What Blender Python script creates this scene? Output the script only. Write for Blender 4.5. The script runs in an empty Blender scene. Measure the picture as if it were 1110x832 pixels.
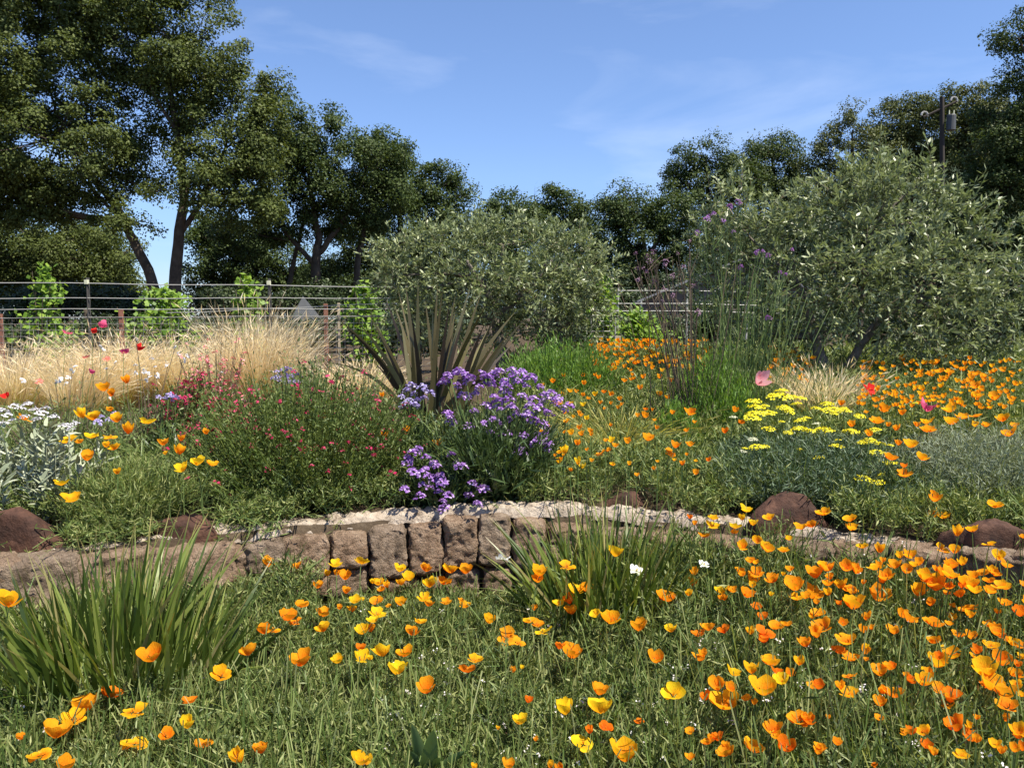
import bpy, math, random
import numpy as np
from mathutils import Vector, noise as mnoise

R = np.random.default_rng(7)
random.seed(7)
sc = bpy.context.scene
col = sc.collection

# ------------------------------------------------------------------ camera, sky, sun, exposure
F, CU, CV = 863.0, 555.0, 416.0
PITCH, CAMZ = math.radians(4.7), 1.65
cam = bpy.data.cameras.new('camera'); camo = bpy.data.objects.new('camera', cam); col.objects.link(camo)
cam.sensor_width = 36; cam.lens = 36 * F / 1110; cam.clip_end = 3000; cam.clip_start = .05
camo.location = (0, 0, CAMZ); camo.rotation_euler = (math.radians(90) - PITCH, 0, 0)
sc.camera = camo
SUN_EL, SUN_AZ = math.radians(60), math.radians(119)      # azimuth clockwise from +Y (view direction): sun stands to the right
SUNV = Vector((math.sin(SUN_AZ) * math.cos(SUN_EL), math.cos(SUN_AZ) * math.cos(SUN_EL), math.sin(SUN_EL)))
w = bpy.data.worlds.new('World'); sc.world = w; w.use_nodes = True
wn, wl = w.node_tree.nodes, w.node_tree.links
bg = wn['Background']; bg.inputs['Strength'].default_value = .083
sky = wn.new('ShaderNodeTexSky'); sky.sky_type = 'NISHITA'; sky.sun_disc = False
sky.sun_elevation = SUN_EL; sky.sun_rotation = SUN_AZ; sky.altitude = 100; sky.air_density = 1.0; sky.dust_density = .2; sky.ozone_density = 2.2
tc = wn.new('ShaderNodeTexCoord')
mp = wn.new('ShaderNodeMapping'); mp.inputs['Scale'].default_value = (1.1, 2.2, 5.5); mp.inputs['Rotation'].default_value = (0, math.radians(-24), .3)
nz = wn.new('ShaderNodeTexNoise'); nz.inputs['Scale'].default_value = 1.7; nz.inputs['Detail'].default_value = 7; nz.inputs['Roughness'].default_value = .55
nz.inputs['Distortion'].default_value = .6
rp = wn.new('ShaderNodeValToRGB'); rp.color_ramp.elements[0].position = .50; rp.color_ramp.elements[1].position = .86
rp.color_ramp.elements[0].color = (0, 0, 0, 1); rp.color_ramp.elements[1].color = (.19, .19, .19, 1)
hs = wn.new('ShaderNodeMix'); hs.data_type = 'RGBA'; hs.blend_type = 'MULTIPLY'; hs.inputs[0].default_value = 1.0
sz_ = wn.new('ShaderNodeSeparateXYZ'); zr = wn.new('ShaderNodeValToRGB')
zr.color_ramp.elements[0].position = 0; zr.color_ramp.elements[0].color = (.50, .62, .86, 1)
zr.color_ramp.elements[1].position = .42; zr.color_ramp.elements[1].color = (.90, .96, 1.11, 1)
zm = zr.color_ramp.elements.new(.17); zm.color = (.80, .88, 1.10, 1)
mx = wn.new('ShaderNodeMix'); mx.data_type = 'RGBA'; mx.inputs[7].default_value = (9.5, 9.8, 10.4, 1)
wl.new(tc.outputs['Generated'], mp.inputs[0]); wl.new(mp.outputs[0], nz.inputs['Vector']); wl.new(nz.outputs['Fac'], rp.inputs[0])
wl.new(tc.outputs['Generated'], sz_.inputs[0]); wl.new(sz_.outputs['Z'], zr.inputs[0]); wl.new(zr.outputs[0], hs.inputs[7]); wl.new(sky.outputs[0], hs.inputs[6]); wl.new(hs.outputs[2], mx.inputs[6]); wl.new(rp.outputs[0], mx.inputs[0]); wl.new(mx.outputs[2], bg.inputs['Color'])
sun = bpy.data.lights.new('sun', 'SUN'); sun.energy = 4.9; sun.angle = math.radians(.53); sun.color = (1, .935, .79)
suno = bpy.data.objects.new('sun', sun); col.objects.link(suno); suno.rotation_euler = (-SUNV).to_track_quat('-Z', 'Y').to_euler()
vs = sc.view_settings; vs.view_transform = 'Standard'; vs.look = 'None'; vs.gamma = 1; vs.exposure = 1.05; vs.use_curve_mapping = False
try:
    sc.cycles.max_bounces = 6; sc.cycles.diffuse_bounces = 3; sc.cycles.glossy_bounces = 2; sc.cycles.transmission_bounces = 4
except Exception:
    pass

# ------------------------------------------------------------------ geometry helpers
def ray(u, v):
    dx, dz = (u - CU) / F, (CV - v) / F
    return np.array((dx, math.cos(PITCH) + math.sin(PITCH) * dz, -math.sin(PITCH) + math.cos(PITCH) * dz))

def at(u, v, Y):                                   # the point seen at pixel u, v of the photograph, Y metres ahead
    d = ray(u, v)
    return np.array((0, 0, CAMZ)) + d * (Y / d[1])

def ppm(Y): return F / Y                           # pixels in a metre at distance Y

def sstep(a, b, x):
    t = np.clip((np.asarray(x, float) - a) / (b - a), 0, 1)
    return t * t * (3 - 2 * t)

def wall_y(x):
    x = np.asarray(x, float)
    return 4.52 - np.where(x < 0, .15, .185) * np.clip(np.abs(x), 0, 2.7) ** 2

def ground(x, y):
    x = np.asarray(x, float); y = np.asarray(y, float)
    d = y - wall_y(x)
    s = .028 + .032 * sstep(-2.2, .8, x)
    up = .47 + s * np.clip(d, 0, 8.5)
    up = up + sstep(22, 70, y) * sstep(-2, 30, x) * 7.0
    return np.where(d < .14, 0.0, up)

def on(u, v, h):                                   # where the line of sight meets the surface h above the ground
    d = ray(u, v); o = np.array((0, 0, CAMZ))
    ts = np.arange(1.5, 40, .01)
    P = o + d * ts[:, None]
    ok = P[:, 2] <= ground(P[:, 0], P[:, 1]) + h
    i = int(np.argmax(ok)) if ok.any() else len(ts) - 1
    return P[i]

def nrm(a): return a / np.maximum(np.linalg.norm(a, axis=-1, keepdims=True), 1e-9)

def rnd_dir(n):
    return nrm(R.normal(size=(n, 3)))

class MB:
    def __init__(s): s.v, s.f, s.m, s.n, s.att = [], [], [], 0, []
    def add(s, verts, quads, m=0, att=None):
        verts = np.asarray(verts, float).reshape(-1, 3); quads = np.asarray(quads, int).reshape(-1, 4)
        s.v.append(verts); s.f.append(quads + s.n); s.m.append(np.full(len(quads), m)); s.n += len(verts)
        s.att.append(np.zeros(len(verts)) if att is None else np.asarray(att, float))
        return s
    def leaves(s, P, D, N, L, W, m=0, mid=.45):
        P, D = np.asarray(P), nrm(np.asarray(D)); n = len(P)
        S = nrm(np.cross(D, N)); L = np.broadcast_to(np.asarray(L, float), (n,))[:, None]; W = np.broadcast_to(np.asarray(W, float), (n,))[:, None]
        M = P + D * L * mid
        V = np.stack([P, M + S * W * .5, P + D * L, M - S * W * .5], 1)
        return s.add(V, np.arange(4 * n).reshape(n, 4), m, np.tile([0, .5, 1, .5], n))
    def blades(s, P, D, L, W, B, segs=4, m=0, S=None, taper=1.0):
        P, D = np.asarray(P, float), nrm(np.asarray(D, float)); n = len(P)
        L = np.broadcast_to(np.asarray(L, float), (n,))[:, None]; W = np.broadcast_to(np.asarray(W, float), (n,))[:, None]
        if S is None:
            S = nrm(np.cross(D, rnd_dir(n)))
        V = []
        for k in range(segs + 1):
            t = k / segs
            c = P + D * L * t + np.asarray(B) * L * t * t
            wd = W * .5 * (max(.04, (1 - t ** 2.2)) if taper else 1) * (.75 + .25 * min(1, t * 4))
            V += [c + S * wd, c - S * wd]
        V = np.stack(V, 1)
        q = np.array([[2 * k, 2 * k + 1, 2 * k + 3, 2 * k + 2] for k in range(segs)])
        F_ = (np.arange(n)[:, None, None] * (2 * segs + 2) + q[None]).reshape(-1, 4)
        return s.add(V, F_, m, np.tile(np.repeat(np.linspace(0, 1, segs + 1), 2), n))
    def tube(s, pts, rad, sides=8, m=0, cap=True):
        pts = np.asarray(pts, float); k = len(pts); rad = np.broadcast_to(np.asarray(rad, float), (k,))
        T = nrm(np.gradient(pts, axis=0)); ref = np.array((.31, .17, .93))
        if abs(T[0] @ ref) > .93: ref = np.array((1., .2, 0))
        A = nrm(np.cross(T, ref)); Bn = np.cross(T, A)
        a = np.linspace(0, 2 * math.pi, sides, endpoint=False)
        V = pts[:, None] + rad[:, None, None] * (np.cos(a)[None, :, None] * A[:, None] + np.sin(a)[None, :, None] * Bn[:, None])
        q = [[i * sides + j, i * sides + (j + 1) % sides, (i + 1) * sides + (j + 1) % sides, (i + 1) * sides + j] for i in range(k - 1) for j in range(sides)]
        V = V.reshape(-1, 3)
        if cap:
            b = len(V); V = np.vstack([V, pts[0], pts[-1]])
            q += [[(j + 1) % sides, j, b, b] if False else [b, (j + 1) % sides, j, j] for j in range(0)]
            for j in range(0, sides - 1, 2):
                q.append([b, (j + 2) % sides, j + 1, j]); e = (k - 1) * sides
                q.append([b + 1, e + j, e + j + 1, e + (j + 2) % sides])
        return s.add(V, q, m)
    def box(s, c, size, rz=0, m=0, rot=None):
        x, y, z = np.asarray(size) / 2
        V = np.array([(-x, -y, -z), (x, -y, -z), (x, y, -z), (-x, y, -z), (-x, -y, z), (x, -y, z), (x, y, z), (-x, y, z)])
        cr, sr = math.cos(rz), math.sin(rz)
        V = V @ np.array([[cr, sr, 0], [-sr, cr, 0], [0, 0, 1]])
        if rot is not None: V = V @ np.asarray(rot).T
        return s.add(V + np.asarray(c), [(0, 3, 2, 1), (4, 5, 6, 7), (0, 1, 5, 4), (1, 2, 6, 5), (2, 3, 7, 6), (3, 0, 4, 7)], m)
    def mesh(s, name, mats, off=(0, 0, 0), smooth=False):
        V = np.concatenate(s.v) - np.asarray(off, float); Q = np.concatenate(s.f); M = np.concatenate(s.m)
        me = bpy.data.meshes.new(name)
        me.vertices.add(len(V)); me.vertices.foreach_set('co', V.astype(np.float32).ravel())
        me.loops.add(Q.size); me.loops.foreach_set('vertex_index', Q.astype(np.int32).ravel())
        me.polygons.add(len(Q)); me.polygons.foreach_set('loop_start', np.arange(0, Q.size, 4, dtype=np.int32))
        me.polygons.foreach_set('material_index', M.astype(np.int32))
        me.polygons.foreach_set('use_smooth', np.full(len(Q), smooth))
        at_ = me.attributes.new('along', 'FLOAT', 'POINT'); at_.data.foreach_set('value', np.concatenate(s.att).astype(np.float32))
        for m in (mats if isinstance(mats, (list, tuple)) else [mats]): me.materials.append(m)
        me.update(calc_edges=True)
        return me
    def obj(s, name, mats, parent=None, smooth=False, loc=None):
        off = np.array(parent.location if parent is not None and parent.parent is None else (0, 0, 0), float)
        if parent is not None and parent.parent is not None: off = np.array(parent.parent.location, float)
        if loc is not None: off = np.asarray(loc, float)
        me = s.mesh(name, mats, off, smooth)
        o = bpy.data.objects.new(name, me); col.objects.link(o)
        if parent is not None: o.parent = parent
        elif loc is not None: o.location = loc
        return o

def tag(o, label=None, cat=None, group=None, kind=None):
    if label: o['label'] = label
    if cat: o['category'] = cat
    if group: o['group'] = group
    if kind: o['kind'] = kind
    return o

def thing(name, label, cat, loc=(0, 0, 0), group=None):
    o = bpy.data.objects.new(name, None); col.objects.link(o); o.empty_display_size = .1
    o.location = [float(c) for c in loc]
    return tag(o, label, cat, group)

def child(name, me, parent, loc=(0, 0, 0), rot=(0, 0, 0), scale=(1, 1, 1)):
    o = bpy.data.objects.new(name, me); col.objects.link(o); o.parent = parent
    o.location = [float(c) for c in loc]; o.rotation_euler = rot; o.scale = scale
    return o

# ------------------------------------------------------------------ materials
def newmat(name):
    m = bpy.data.materials.new(name); m.use_nodes = True
    return m, m.node_tree.nodes, m.node_tree.links

def leaf_mat(name, cols, trans=.3, rough=.5, spec=.35, back=None, tip=None, tint=(1.25, 1.2, .55)):
    """foliage: each leaf takes its own colour from the ramp; the light shines through it"""
    m, n, l = newmat(name)
    p = n['Principled BSDF']; out = n['Material Output']
    g = n.new('ShaderNodeNewGeometry'); r = n.new('ShaderNodeValToRGB'); cr = r.color_ramp
    cr.elements[0].position = 0; cr.elements[0].color = (*cols[0], 1); cr.elements[1].position = 1; cr.elements[1].color = (*cols[-1], 1)
    for i, c in enumerate(cols[1:-1]):
        e = cr.elements.new((i + 1) / (len(cols) - 1)); e.color = (*c, 1)
    l.new(g.outputs['Random Per Island'], r.inputs[0]); c = r.outputs[0]
    if tip is not None:
        a = n.new('ShaderNodeAttribute'); a.attribute_name = 'along'
        mr = n.new('ShaderNodeMapRange'); mr.inputs[1].default_value = tip[1]; mr.inputs[2].default_value = tip[2]
        q = n.new('ShaderNodeMix'); q.data_type = 'RGBA'; q.inputs[7].default_value = (*tip[0], 1)
        l.new(a.outputs['Fac'], mr.inputs[0]); l.new(mr.outputs[0], q.inputs[0]); l.new(c, q.inputs[6]); c = q.outputs[2]
    if back is not None:
        q = n.new('ShaderNodeMix'); q.data_type = 'RGBA'; q.inputs[7].default_value = (*back, 1)
        l.new(g.outputs['Backfacing'], q.inputs[0]); l.new(c, q.inputs[6]); c = q.outputs[2]
    l.new(c, p.inputs['Base Color']); p.inputs['Roughness'].default_value = rough; p.inputs['Specular IOR Level'].default_value = spec
    if trans > 0:
        tr = n.new('ShaderNodeBsdfTranslucent'); mu = n.new('ShaderNodeMix'); mu.data_type = 'RGBA'; mu.blend_type = 'MULTIPLY'; mu.inputs[0].default_value = 1
        mu.inputs[7].default_value = (*tint, 1); l.new(c, mu.inputs[6]); l.new(mu.outputs[2], tr.inputs[0])
        ms = n.new('ShaderNodeMixShader'); ms.inputs[0].default_value = trans
        l.new(p.outputs[0], ms.inputs[1]); l.new(tr.outputs[0], ms.inputs[2]); l.new(ms.outputs[0], out.inputs[0])
    return m

def petal_mat(name, base, edge, trans=.52):
    """petals: the base of the petal is deeper than its rim, every flower a little different"""
    m, n, l = newmat(name)
    p = n['Principled BSDF']; out = n['Material Output']
    a = n.new('ShaderNodeAttribute'); a.attribute_name = 'along'
    oi = n.new('ShaderNodeObjectInfo')
    ad = n.new('ShaderNodeMath'); ad.operation = 'MULTIPLY_ADD'; ad.inputs[1].default_value = .5; ad.inputs[2].default_value = -.25
    l.new(oi.outputs['Random'], ad.inputs[0])
    g = n.new('ShaderNodeNewGeometry'); gm = n.new('ShaderNodeMath'); gm.operation = 'MULTIPLY_ADD'; gm.inputs[1].default_value = .25
    l.new(g.outputs['Random Per Island'], gm.inputs[0]); l.new(ad.outputs[0], gm.inputs[2])
    mr = n.new('ShaderNodeMapRange'); mr.inputs[1].default_value = .25; mr.inputs[2].default_value = 1.0
    sm = n.new('ShaderNodeMath'); sm.operation = 'ADD'; sm.use_clamp = True
    l.new(a.outputs['Fac'], mr.inputs[0]); l.new(mr.outputs[0], sm.inputs[0]); l.new(gm.outputs[0], sm.inputs[1])
    q = n.new('ShaderNodeMix'); q.data_type = 'RGBA'; q.inputs[6].default_value = (*base, 1); q.inputs[7].default_value = (*edge, 1)  # petal's own gradient, steepened to paint in the glow of light through it
    l.new(sm.outputs[0], q.inputs[0])
    l.new(q.outputs[2], p.inputs['Base Color']); p.inputs['Roughness'].default_value = .7; p.inputs['Specular IOR Level'].default_value = .12
    tcx = n.new('ShaderNodeTexCoord'); mpx = n.new('ShaderNodeMapping'); mpx.inputs['Scale'].default_value = (14, 14, 3); nx = n.new('ShaderNodeTexNoise'); nx.inputs['Scale'].default_value = 1.6; nx.inputs['Detail'].default_value = 4
    bx = n.new('ShaderNodeBump'); bx.inputs['Strength'].default_value = .6; bx.inputs['Distance'].default_value = .004
    l.new(tcx.outputs['Object'], mpx.inputs[0]); l.new(mpx.outputs[0], nx.inputs['Vector']); l.new(nx.outputs['Fac'], bx.inputs['Height']); l.new(bx.outputs[0], p.inputs['Normal'])
    nm = n.new('ShaderNodeMath'); nm.operation = 'MULTIPLY_ADD'; nm.inputs[1].default_value = .7; nm.inputs[2].default_value = -.35; l.new(nx.outputs['Fac'], nm.inputs[0])
    s2 = n.new('ShaderNodeMath'); s2.operation = 'ADD'; s2.use_clamp = True; l.new(sm.outputs[0], s2.inputs[0]); l.new(nm.outputs[0], s2.inputs[1]); l.new(s2.outputs[0], q.inputs[0])
    tr = n.new('ShaderNodeBsdfTranslucent'); l.new(q.outputs[2], tr.inputs[0])
    ms = n.new('ShaderNodeMixShader'); ms.inputs[0].default_value = trans
    l.new(p.outputs[0], ms.inputs[1]); l.new(tr.outputs[0], ms.inputs[2]); l.new(ms.outputs[0], out.inputs[0])
    return m

def rough_mat(name, stops, scale=6, rough=.85, bump=.5, bscale=30, detail=8, spec=.2, dist=.02):
    m, n, l = newmat(name)
    p = n['Principled BSDF']; t = n.new('ShaderNodeTexCoord')
    a = n.new('ShaderNodeTexNoise'); a.inputs['Scale'].default_value = scale; a.inputs['Detail'].default_value = detail; a.inputs['Roughness'].default_value = .65
    r = n.new('ShaderNodeValToRGB'); cr = r.color_ramp
    cr.elements[0].position, cr.elements[0].color = stops[0][0], (*stops[0][1], 1)
    cr.elements[1].position, cr.elements[1].color = stops[-1][0], (*stops[-1][1], 1)
    for q, c in stops[1:-1]:
        e = cr.elements.new(q); e.color = (*c, 1)
    b = n.new('ShaderNodeTexNoise'); b.inputs['Scale'].default_value = bscale; b.inputs['Detail'].default_value = 6; b.inputs['Roughness'].default_value = .7
    bu = n.new('ShaderNodeBump'); bu.inputs['Strength'].default_value = bump; bu.inputs['Distance'].default_value = dist
    for x in (a, b): l.new(t.outputs['Object'], x.inputs['Vector'])
    l.new(a.outputs['Fac'], r.inputs[0]); l.new(r.outputs[0], p.inputs['Base Color']); l.new(b.outputs['Fac'], bu.inputs['Height']); l.new(bu.outputs[0], p.inputs['Normal'])
    p.inputs['Roughness'].default_value = rough; p.inputs['Specular IOR Level'].default_value = spec
    return m

def plain(name, c, rough=.6, metal=0):
    m, n, l = newmat(name); p = n['Principled BSDF']
    t = n.new('ShaderNodeTexCoord'); a = n.new('ShaderNodeTexNoise'); a.inputs['Scale'].default_value = 9; a.inputs['Detail'].default_value = 5
    q = n.new('ShaderNodeMix'); q.data_type = 'RGBA'; q.inputs[6].default_value = (*[x * .75 for x in c], 1); q.inputs[7].default_value = (*[min(1, x * 1.2) for x in c], 1)
    l.new(t.outputs['Object'], a.inputs['Vector']); l.new(a.outputs['Fac'], q.inputs[0]); l.new(q.outputs[2], p.inputs['Base Color'])
    p.inputs['Roughness'].default_value = rough; p.inputs['Metallic'].default_value = metal
    return m

M = {}
M['oak'] = leaf_mat('oak leaf', [(.042, .060, .016), (.084, .110, .028), (.128, .155, .046)], .32, .55, .2)
M['oak_dark'] = leaf_mat('dark oak leaf', [(.024, .042, .012), (.052, .080, .021), (.088, .118, .033)], .28, .55, .2)
M['oak_olive'] = leaf_mat('hill oak leaf', [(.042, .056, .016), (.078, .096, .028), (.12, .132, .045)], .25, .55, .2)
M['olive'] = leaf_mat('olive leaf', [(.05, .07, .02), (.145, .178, .062), (.33, .365, .18)], .25, .4, .4, back=(.25, .29, .165), tint=(1.1, 1.15, .7))
M['vine'] = leaf_mat('vine leaf', [(.08, .16, .02), (.16, .27, .03), (.25, .36, .05)], .4, .5)
M['hedge'] = leaf_mat('undergrowth leaf', [(.02, .034, .012), (.035, .055, .018), (.06, .085, .03)], .15)
M['bark'] = rough_mat('bark', [(.3, (.035, .026, .02)), (.7, (.10, .078, .058))], 5, .9, .8, 18)
M['olive_bark'] = rough_mat('olive bark', [(.3, (.07, .06, .05)), (.7, (.22, .19, .16))], 9, .9, .7, 25)
M['fern'] = leaf_mat('ferny poppy leaf', [(.026, .046, .011), (.078, .112, .028), (.155, .19, .054), (.31, .33, .135)], .3, .5, .3)  # fern and grass ramps widened: highlights and shadow put into the leaf colours
M['fern_up'] = leaf_mat('grey green poppy leaf', [(.05, .085, .018), (.12, .165, .04), (.20, .24, .07), (.36, .38, .16)], .3, .5, .3)
M['grass'] = leaf_mat('grass blade', [(.07, .12, .028), (.13, .19, .05), (.22, .27, .09), (.38, .40, .18)], .35, .45, .4)
M['lime'] = leaf_mat('bright green leaf', [(.07, .15, .025), (.13, .24, .04), (.21, .33, .07)], .4, .5, .3)
M['salvia'] = leaf_mat('salvia leaf', [(.042, .07, .016), (.092, .135, .032), (.17, .205, .06)], .3, .5, .3)
M['salvia_light'] = leaf_mat('pale sage leaf', [(.08, .12, .04), (.14, .18, .07), (.2, .24, .1)], .3, .5, .3)
M['statice'] = leaf_mat('statice leaf', [(.03, .055, .018), (.055, .09, .03), (.10, .15, .05)], .2, .45, .4)
M['yarrow'] = leaf_mat('yarrow leaf', [(.045, .08, .04), (.085, .13, .07), (.16, .20, .13)], .2, .5, .3)
M['iris'] = leaf_mat('iris blade', [(.026, .05, .009), (.07, .11, .018), (.13, .185, .034), (.28, .33, .08)], .35, .38, .5, tip=((.34, .27, .10), .86, 1.0))
M['iris_dry'] = leaf_mat('dry iris blade', [(.25, .22, .08), (.4, .36, .16)], .3, .6)
M['flax'] = leaf_mat('flax blade', [(.045, .035, .018), (.08, .066, .028), (.14, .115, .045)], .1, .35, .5)
M['flax_edge'] = leaf_mat('flax striped blade', [(.13, .115, .05), (.25, .22, .105)], .15, .35, .5)
M['flax_old'] = leaf_mat('flax dark blade', [(.03, .02, .015), (.05, .035, .022)], .05, .4, .4)
M['straw'] = leaf_mat('feather grass', [(.60, .45, .26), (.80, .66, .44), (.88, .79, .62)], .45, .6, .2, tint=(1.1, 1.05, .75))
M['straw_green'] = leaf_mat('feather grass base', [(.30, .29, .08), (.44, .40, .14), (.56, .50, .2)], .4, .6, .2)
M['silver'] = leaf_mat('silver felt leaf', [(.19, .22, .145), (.29, .32, .22), (.41, .43, .32)], .12, .8, .1, tint=(1, 1, .8))
M['mist'] = leaf_mat('misty grey leaf', [(.13, .16, .10), (.20, .24, .16), (.30, .33, .24)], .25, .6, .2)
M['stem'] = leaf_mat('green stem', [(.07, .12, .03), (.14, .19, .06)], .1, .5)
M['twig'] = plain('brown twig', (.10, .07, .045), .8)
M['weed'] = leaf_mat('broad leaf', [(.08, .14, .05), (.15, .22, .09)], .25, .4, .5)
M['p_y'] = petal_mat('lemon petal', (.90, .36, .008), (.95, .66, .02))
M['p_g'] = petal_mat('golden petal', (.88, .21, .005), (.95, .53, .015))
M['p_o'] = petal_mat('orange petal', (.86, .17, .004), (.95, .41, .014))
M['p_d'] = petal_mat('deep orange petal', (.78, .11, .004), (.90, .25, .01))
M['p_red'] = petal_mat('red petal', (.5, .01, .01), (.75, .03, .025), .3)
M['p_pink'] = petal_mat('pink petal', (.75, .25, .30), (.85, .45, .48), .4)
M['p_mag'] = petal_mat('magenta petal', (.7, .05, .18), (.85, .16, .30), .35)
M['p_salmon'] = petal_mat('salmon petal', (.8, .2, .15), (.85, .32, .25), .4)
M['p_white'] = petal_mat('white petal', (.7, .72, .5), (.85, .85, .82), .3)
M['stamen'] = plain('stamens', (.8, .38, .02))
M['purple'] = leaf_mat('purple floret', [(.17, .065, .30), (.29, .135, .46), (.41, .24, .57), (.58, .45, .70)], .3, .6, .2, tint=(1, .8, 1))
M['lilac'] = leaf_mat('lilac floret', [(.24, .20, .45), (.36, .31, .58), (.6, .55, .75)], .3, .6, .2, tint=(1, .8, 1))
M['verbena'] = leaf_mat('verbena floret', [(.25, .10, .32), (.40, .18, .50), (.5, .3, .55)], .3, .6, .2, tint=(1, .8, 1))
M['faded'] = leaf_mat('faded floret', [(.16, .09, .14), (.28, .16, .24), (.36, .25, .34)], .2, .7, .2, tint=(1, .8, 1))
M['yellow'] = leaf_mat('yarrow floret', [(.70, .58, .01), (.86, .76, .03), (.92, .86, .08)], .2, .7, .2, tint=(1, 1, .5))
M['cream'] = leaf_mat('cream floret', [(.55, .55, .38), (.75, .75, .6)], .2, .7, .2)
M['redf'] = leaf_mat('crimson floret', [(.24, .008, .045), (.42, .02, .09), (.58, .09, .18)], .3, .6, .2, tint=(1, .6, .6))
M['coral'] = leaf_mat('coral floret', [(.6, .10, .12), (.8, .25, .27), (.85, .45, .45)], .3, .6, .2, tint=(1, .7, .7))
M['whitef'] = leaf_mat('white floret', [(.75, .66, .66), (.85, .84, .82)], .3, .6, .2, tint=(1, 1, 1))
M['lilacwhite'] = leaf_mat('pale lilac floret', [(.55, .52, .58), (.72, .70, .74)], .2, .7, .2, tint=(1, 1, 1))
M['soil'] = rough_mat('garden soil', [(.25, (.035, .025, .017)), (.55, (.085, .062, .042)), (.8, (.16, .125, .09))], 9, .95, .9, 45, spec=.1)
M['tuff'] = rough_mat('brown tuff', [(.3, (.12, .078, .048)), (.5, (.34, .235, .165)), (.7, (.50, .375, .275))], 14, .95, 1.0, 75, spec=.1, dist=.05)
M['tuff_grey'] = rough_mat('grey tuff', [(.3, (.11, .08, .055)), (.5, (.31, .23, .17)), (.7, (.46, .36, .275))], 13, .95, 1.0, 75, spec=.1, dist=.05)
M['cap'] = rough_mat('pale capping', [(.34, (.13, .095, .07)), (.46, (.38, .31, .245)), (.66, (.55, .47, .39))], 13, .95, 1.0, 40, spec=.1, dist=.025)
M['rock'] = rough_mat('rusty rock', [(.3, (.018, .009, .007)), (.52, (.062, .028, .018)), (.72, (.13, .062, .038))], 9, .8, .7, 25, spec=.3)
M['wire'] = plain('galvanised wire', (.40, .39, .36), .5, .2)
M['mesh'] = plain('dull wire', (.30, .29, .27), .5, .3)
M['tpost'] = plain('dark steel post', (.07, .065, .06), .6)
M['rust'] = plain('rusty post', (.26, .11, .07), .8)
M['wood'] = plain('weathered wood', (.42, .34, .24), .85)
M['polewood'] = plain('dark pole wood', (.035, .027, .022), .9)
M['roof'] = plain('grey roofing', (.2, .2, .205), .7)
M['shed'] = plain('shed boards', (.13, .10, .08), .8)
M['pale'] = plain('pale canvas', (.05, .053, .057), .75)
M['steel'] = plain('grey steel', (.07, .073, .077), .6, .2)
M['hill'] = rough_mat('far hill', [(.3, (.035, .055, .03)), (.6, (.07, .095, .055)), (.8, (.13, .14, .085))], .06, .95, .6, .3, dist=3)

# ------------------------------------------------------------------ the setting: ground and hill
def build_ground():
    xs = np.concatenate([[-600, -200, -90, -40, -20], np.linspace(-10, 12, 89), [16, 20, 26, 34, 50, 90, 200, 600]])
    offs = np.concatenate([[-40, -12, -7], np.linspace(-4.5, -.05, 36), [.05, .139, .141, .2], np.linspace(.35, 9, 40), [10, 12, 14, 17, 20, 24, 30, 36, 44, 55, 68, 90, 160, 400, 900]])
    X = np.repeat(xs[None], len(offs), 0); Y = wall_y(X) + offs[:, None]
    Z = ground(X, Y)
    for i in range(X.shape[0]):
        for j in range(X.shape[1]):
            if abs(X[i, j]) < 13 and Y[i, j] < 16:
                Z[i, j] += .025 * mnoise.noise((X[i, j] * 3, Y[i, j] * 3, 0)) + .012 * mnoise.noise((X[i, j] * 11, Y[i, j] * 11, 3))
    nx, ny = len(xs), len(offs)
    q = [[i * nx + j, i * nx + j + 1, (i + 1) * nx + j + 1, (i + 1) * nx + j] for i in range(ny - 1) for j in range(nx - 1)]
    b = MB(); b.add(np.stack([X, Y, Z], -1), q)
    tag(b.obj('ground', M['soil'], smooth=True), kind='structure')
build_ground()

def build_hill():
    u = np.linspace(0, 1, 60); v = np.linspace(0, 1, 24)
    U, V = np.meshgrid(u, v)
    X = -40 + U * 320; Y = 110 + V * 160
    H = 62 * sstep(.22, .62, U) * sstep(0, .75, V) + 1.0
    for i in range(H.shape[0]):
        for j in range(H.shape[1]):
            H[i, j] += (3 * mnoise.noise((X[i, j] * .03, Y[i, j] * .03, 1)) + 1.2 * mnoise.noise((X[i, j] * .15, Y[i, j] * .15, 5))) * sstep(.05, .4, V[i, j])
    nx, ny = len(u), len(v)
    q = [[i * nx + j, i * nx + j + 1, (i + 1) * nx + j + 1, (i + 1) * nx + j] for i in range(ny - 1) for j in range(nx - 1)]
    b = MB(); b.add(np.stack([X, Y, H], -1), q); tag(b.obj('hill', M['hill'], smooth=True), kind='structure')
build_hill()

# ------------------------------------------------------------------ trees
def curve_pts(a, b, n=7, sag=.12, jit=.05):
    a, b = np.asarray(a, float), np.asarray(b, float); L = np.linalg.norm(b - a)
    mid = (a + b) / 2 + np.array((0, 0, sag * L)) + R.normal(size=3) * jit * L
    t = np.linspace(0, 1, n)[:, None]
    return (1 - t) ** 2 * a + 2 * t * (1 - t) * mid + t ** 2 * b

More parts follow.
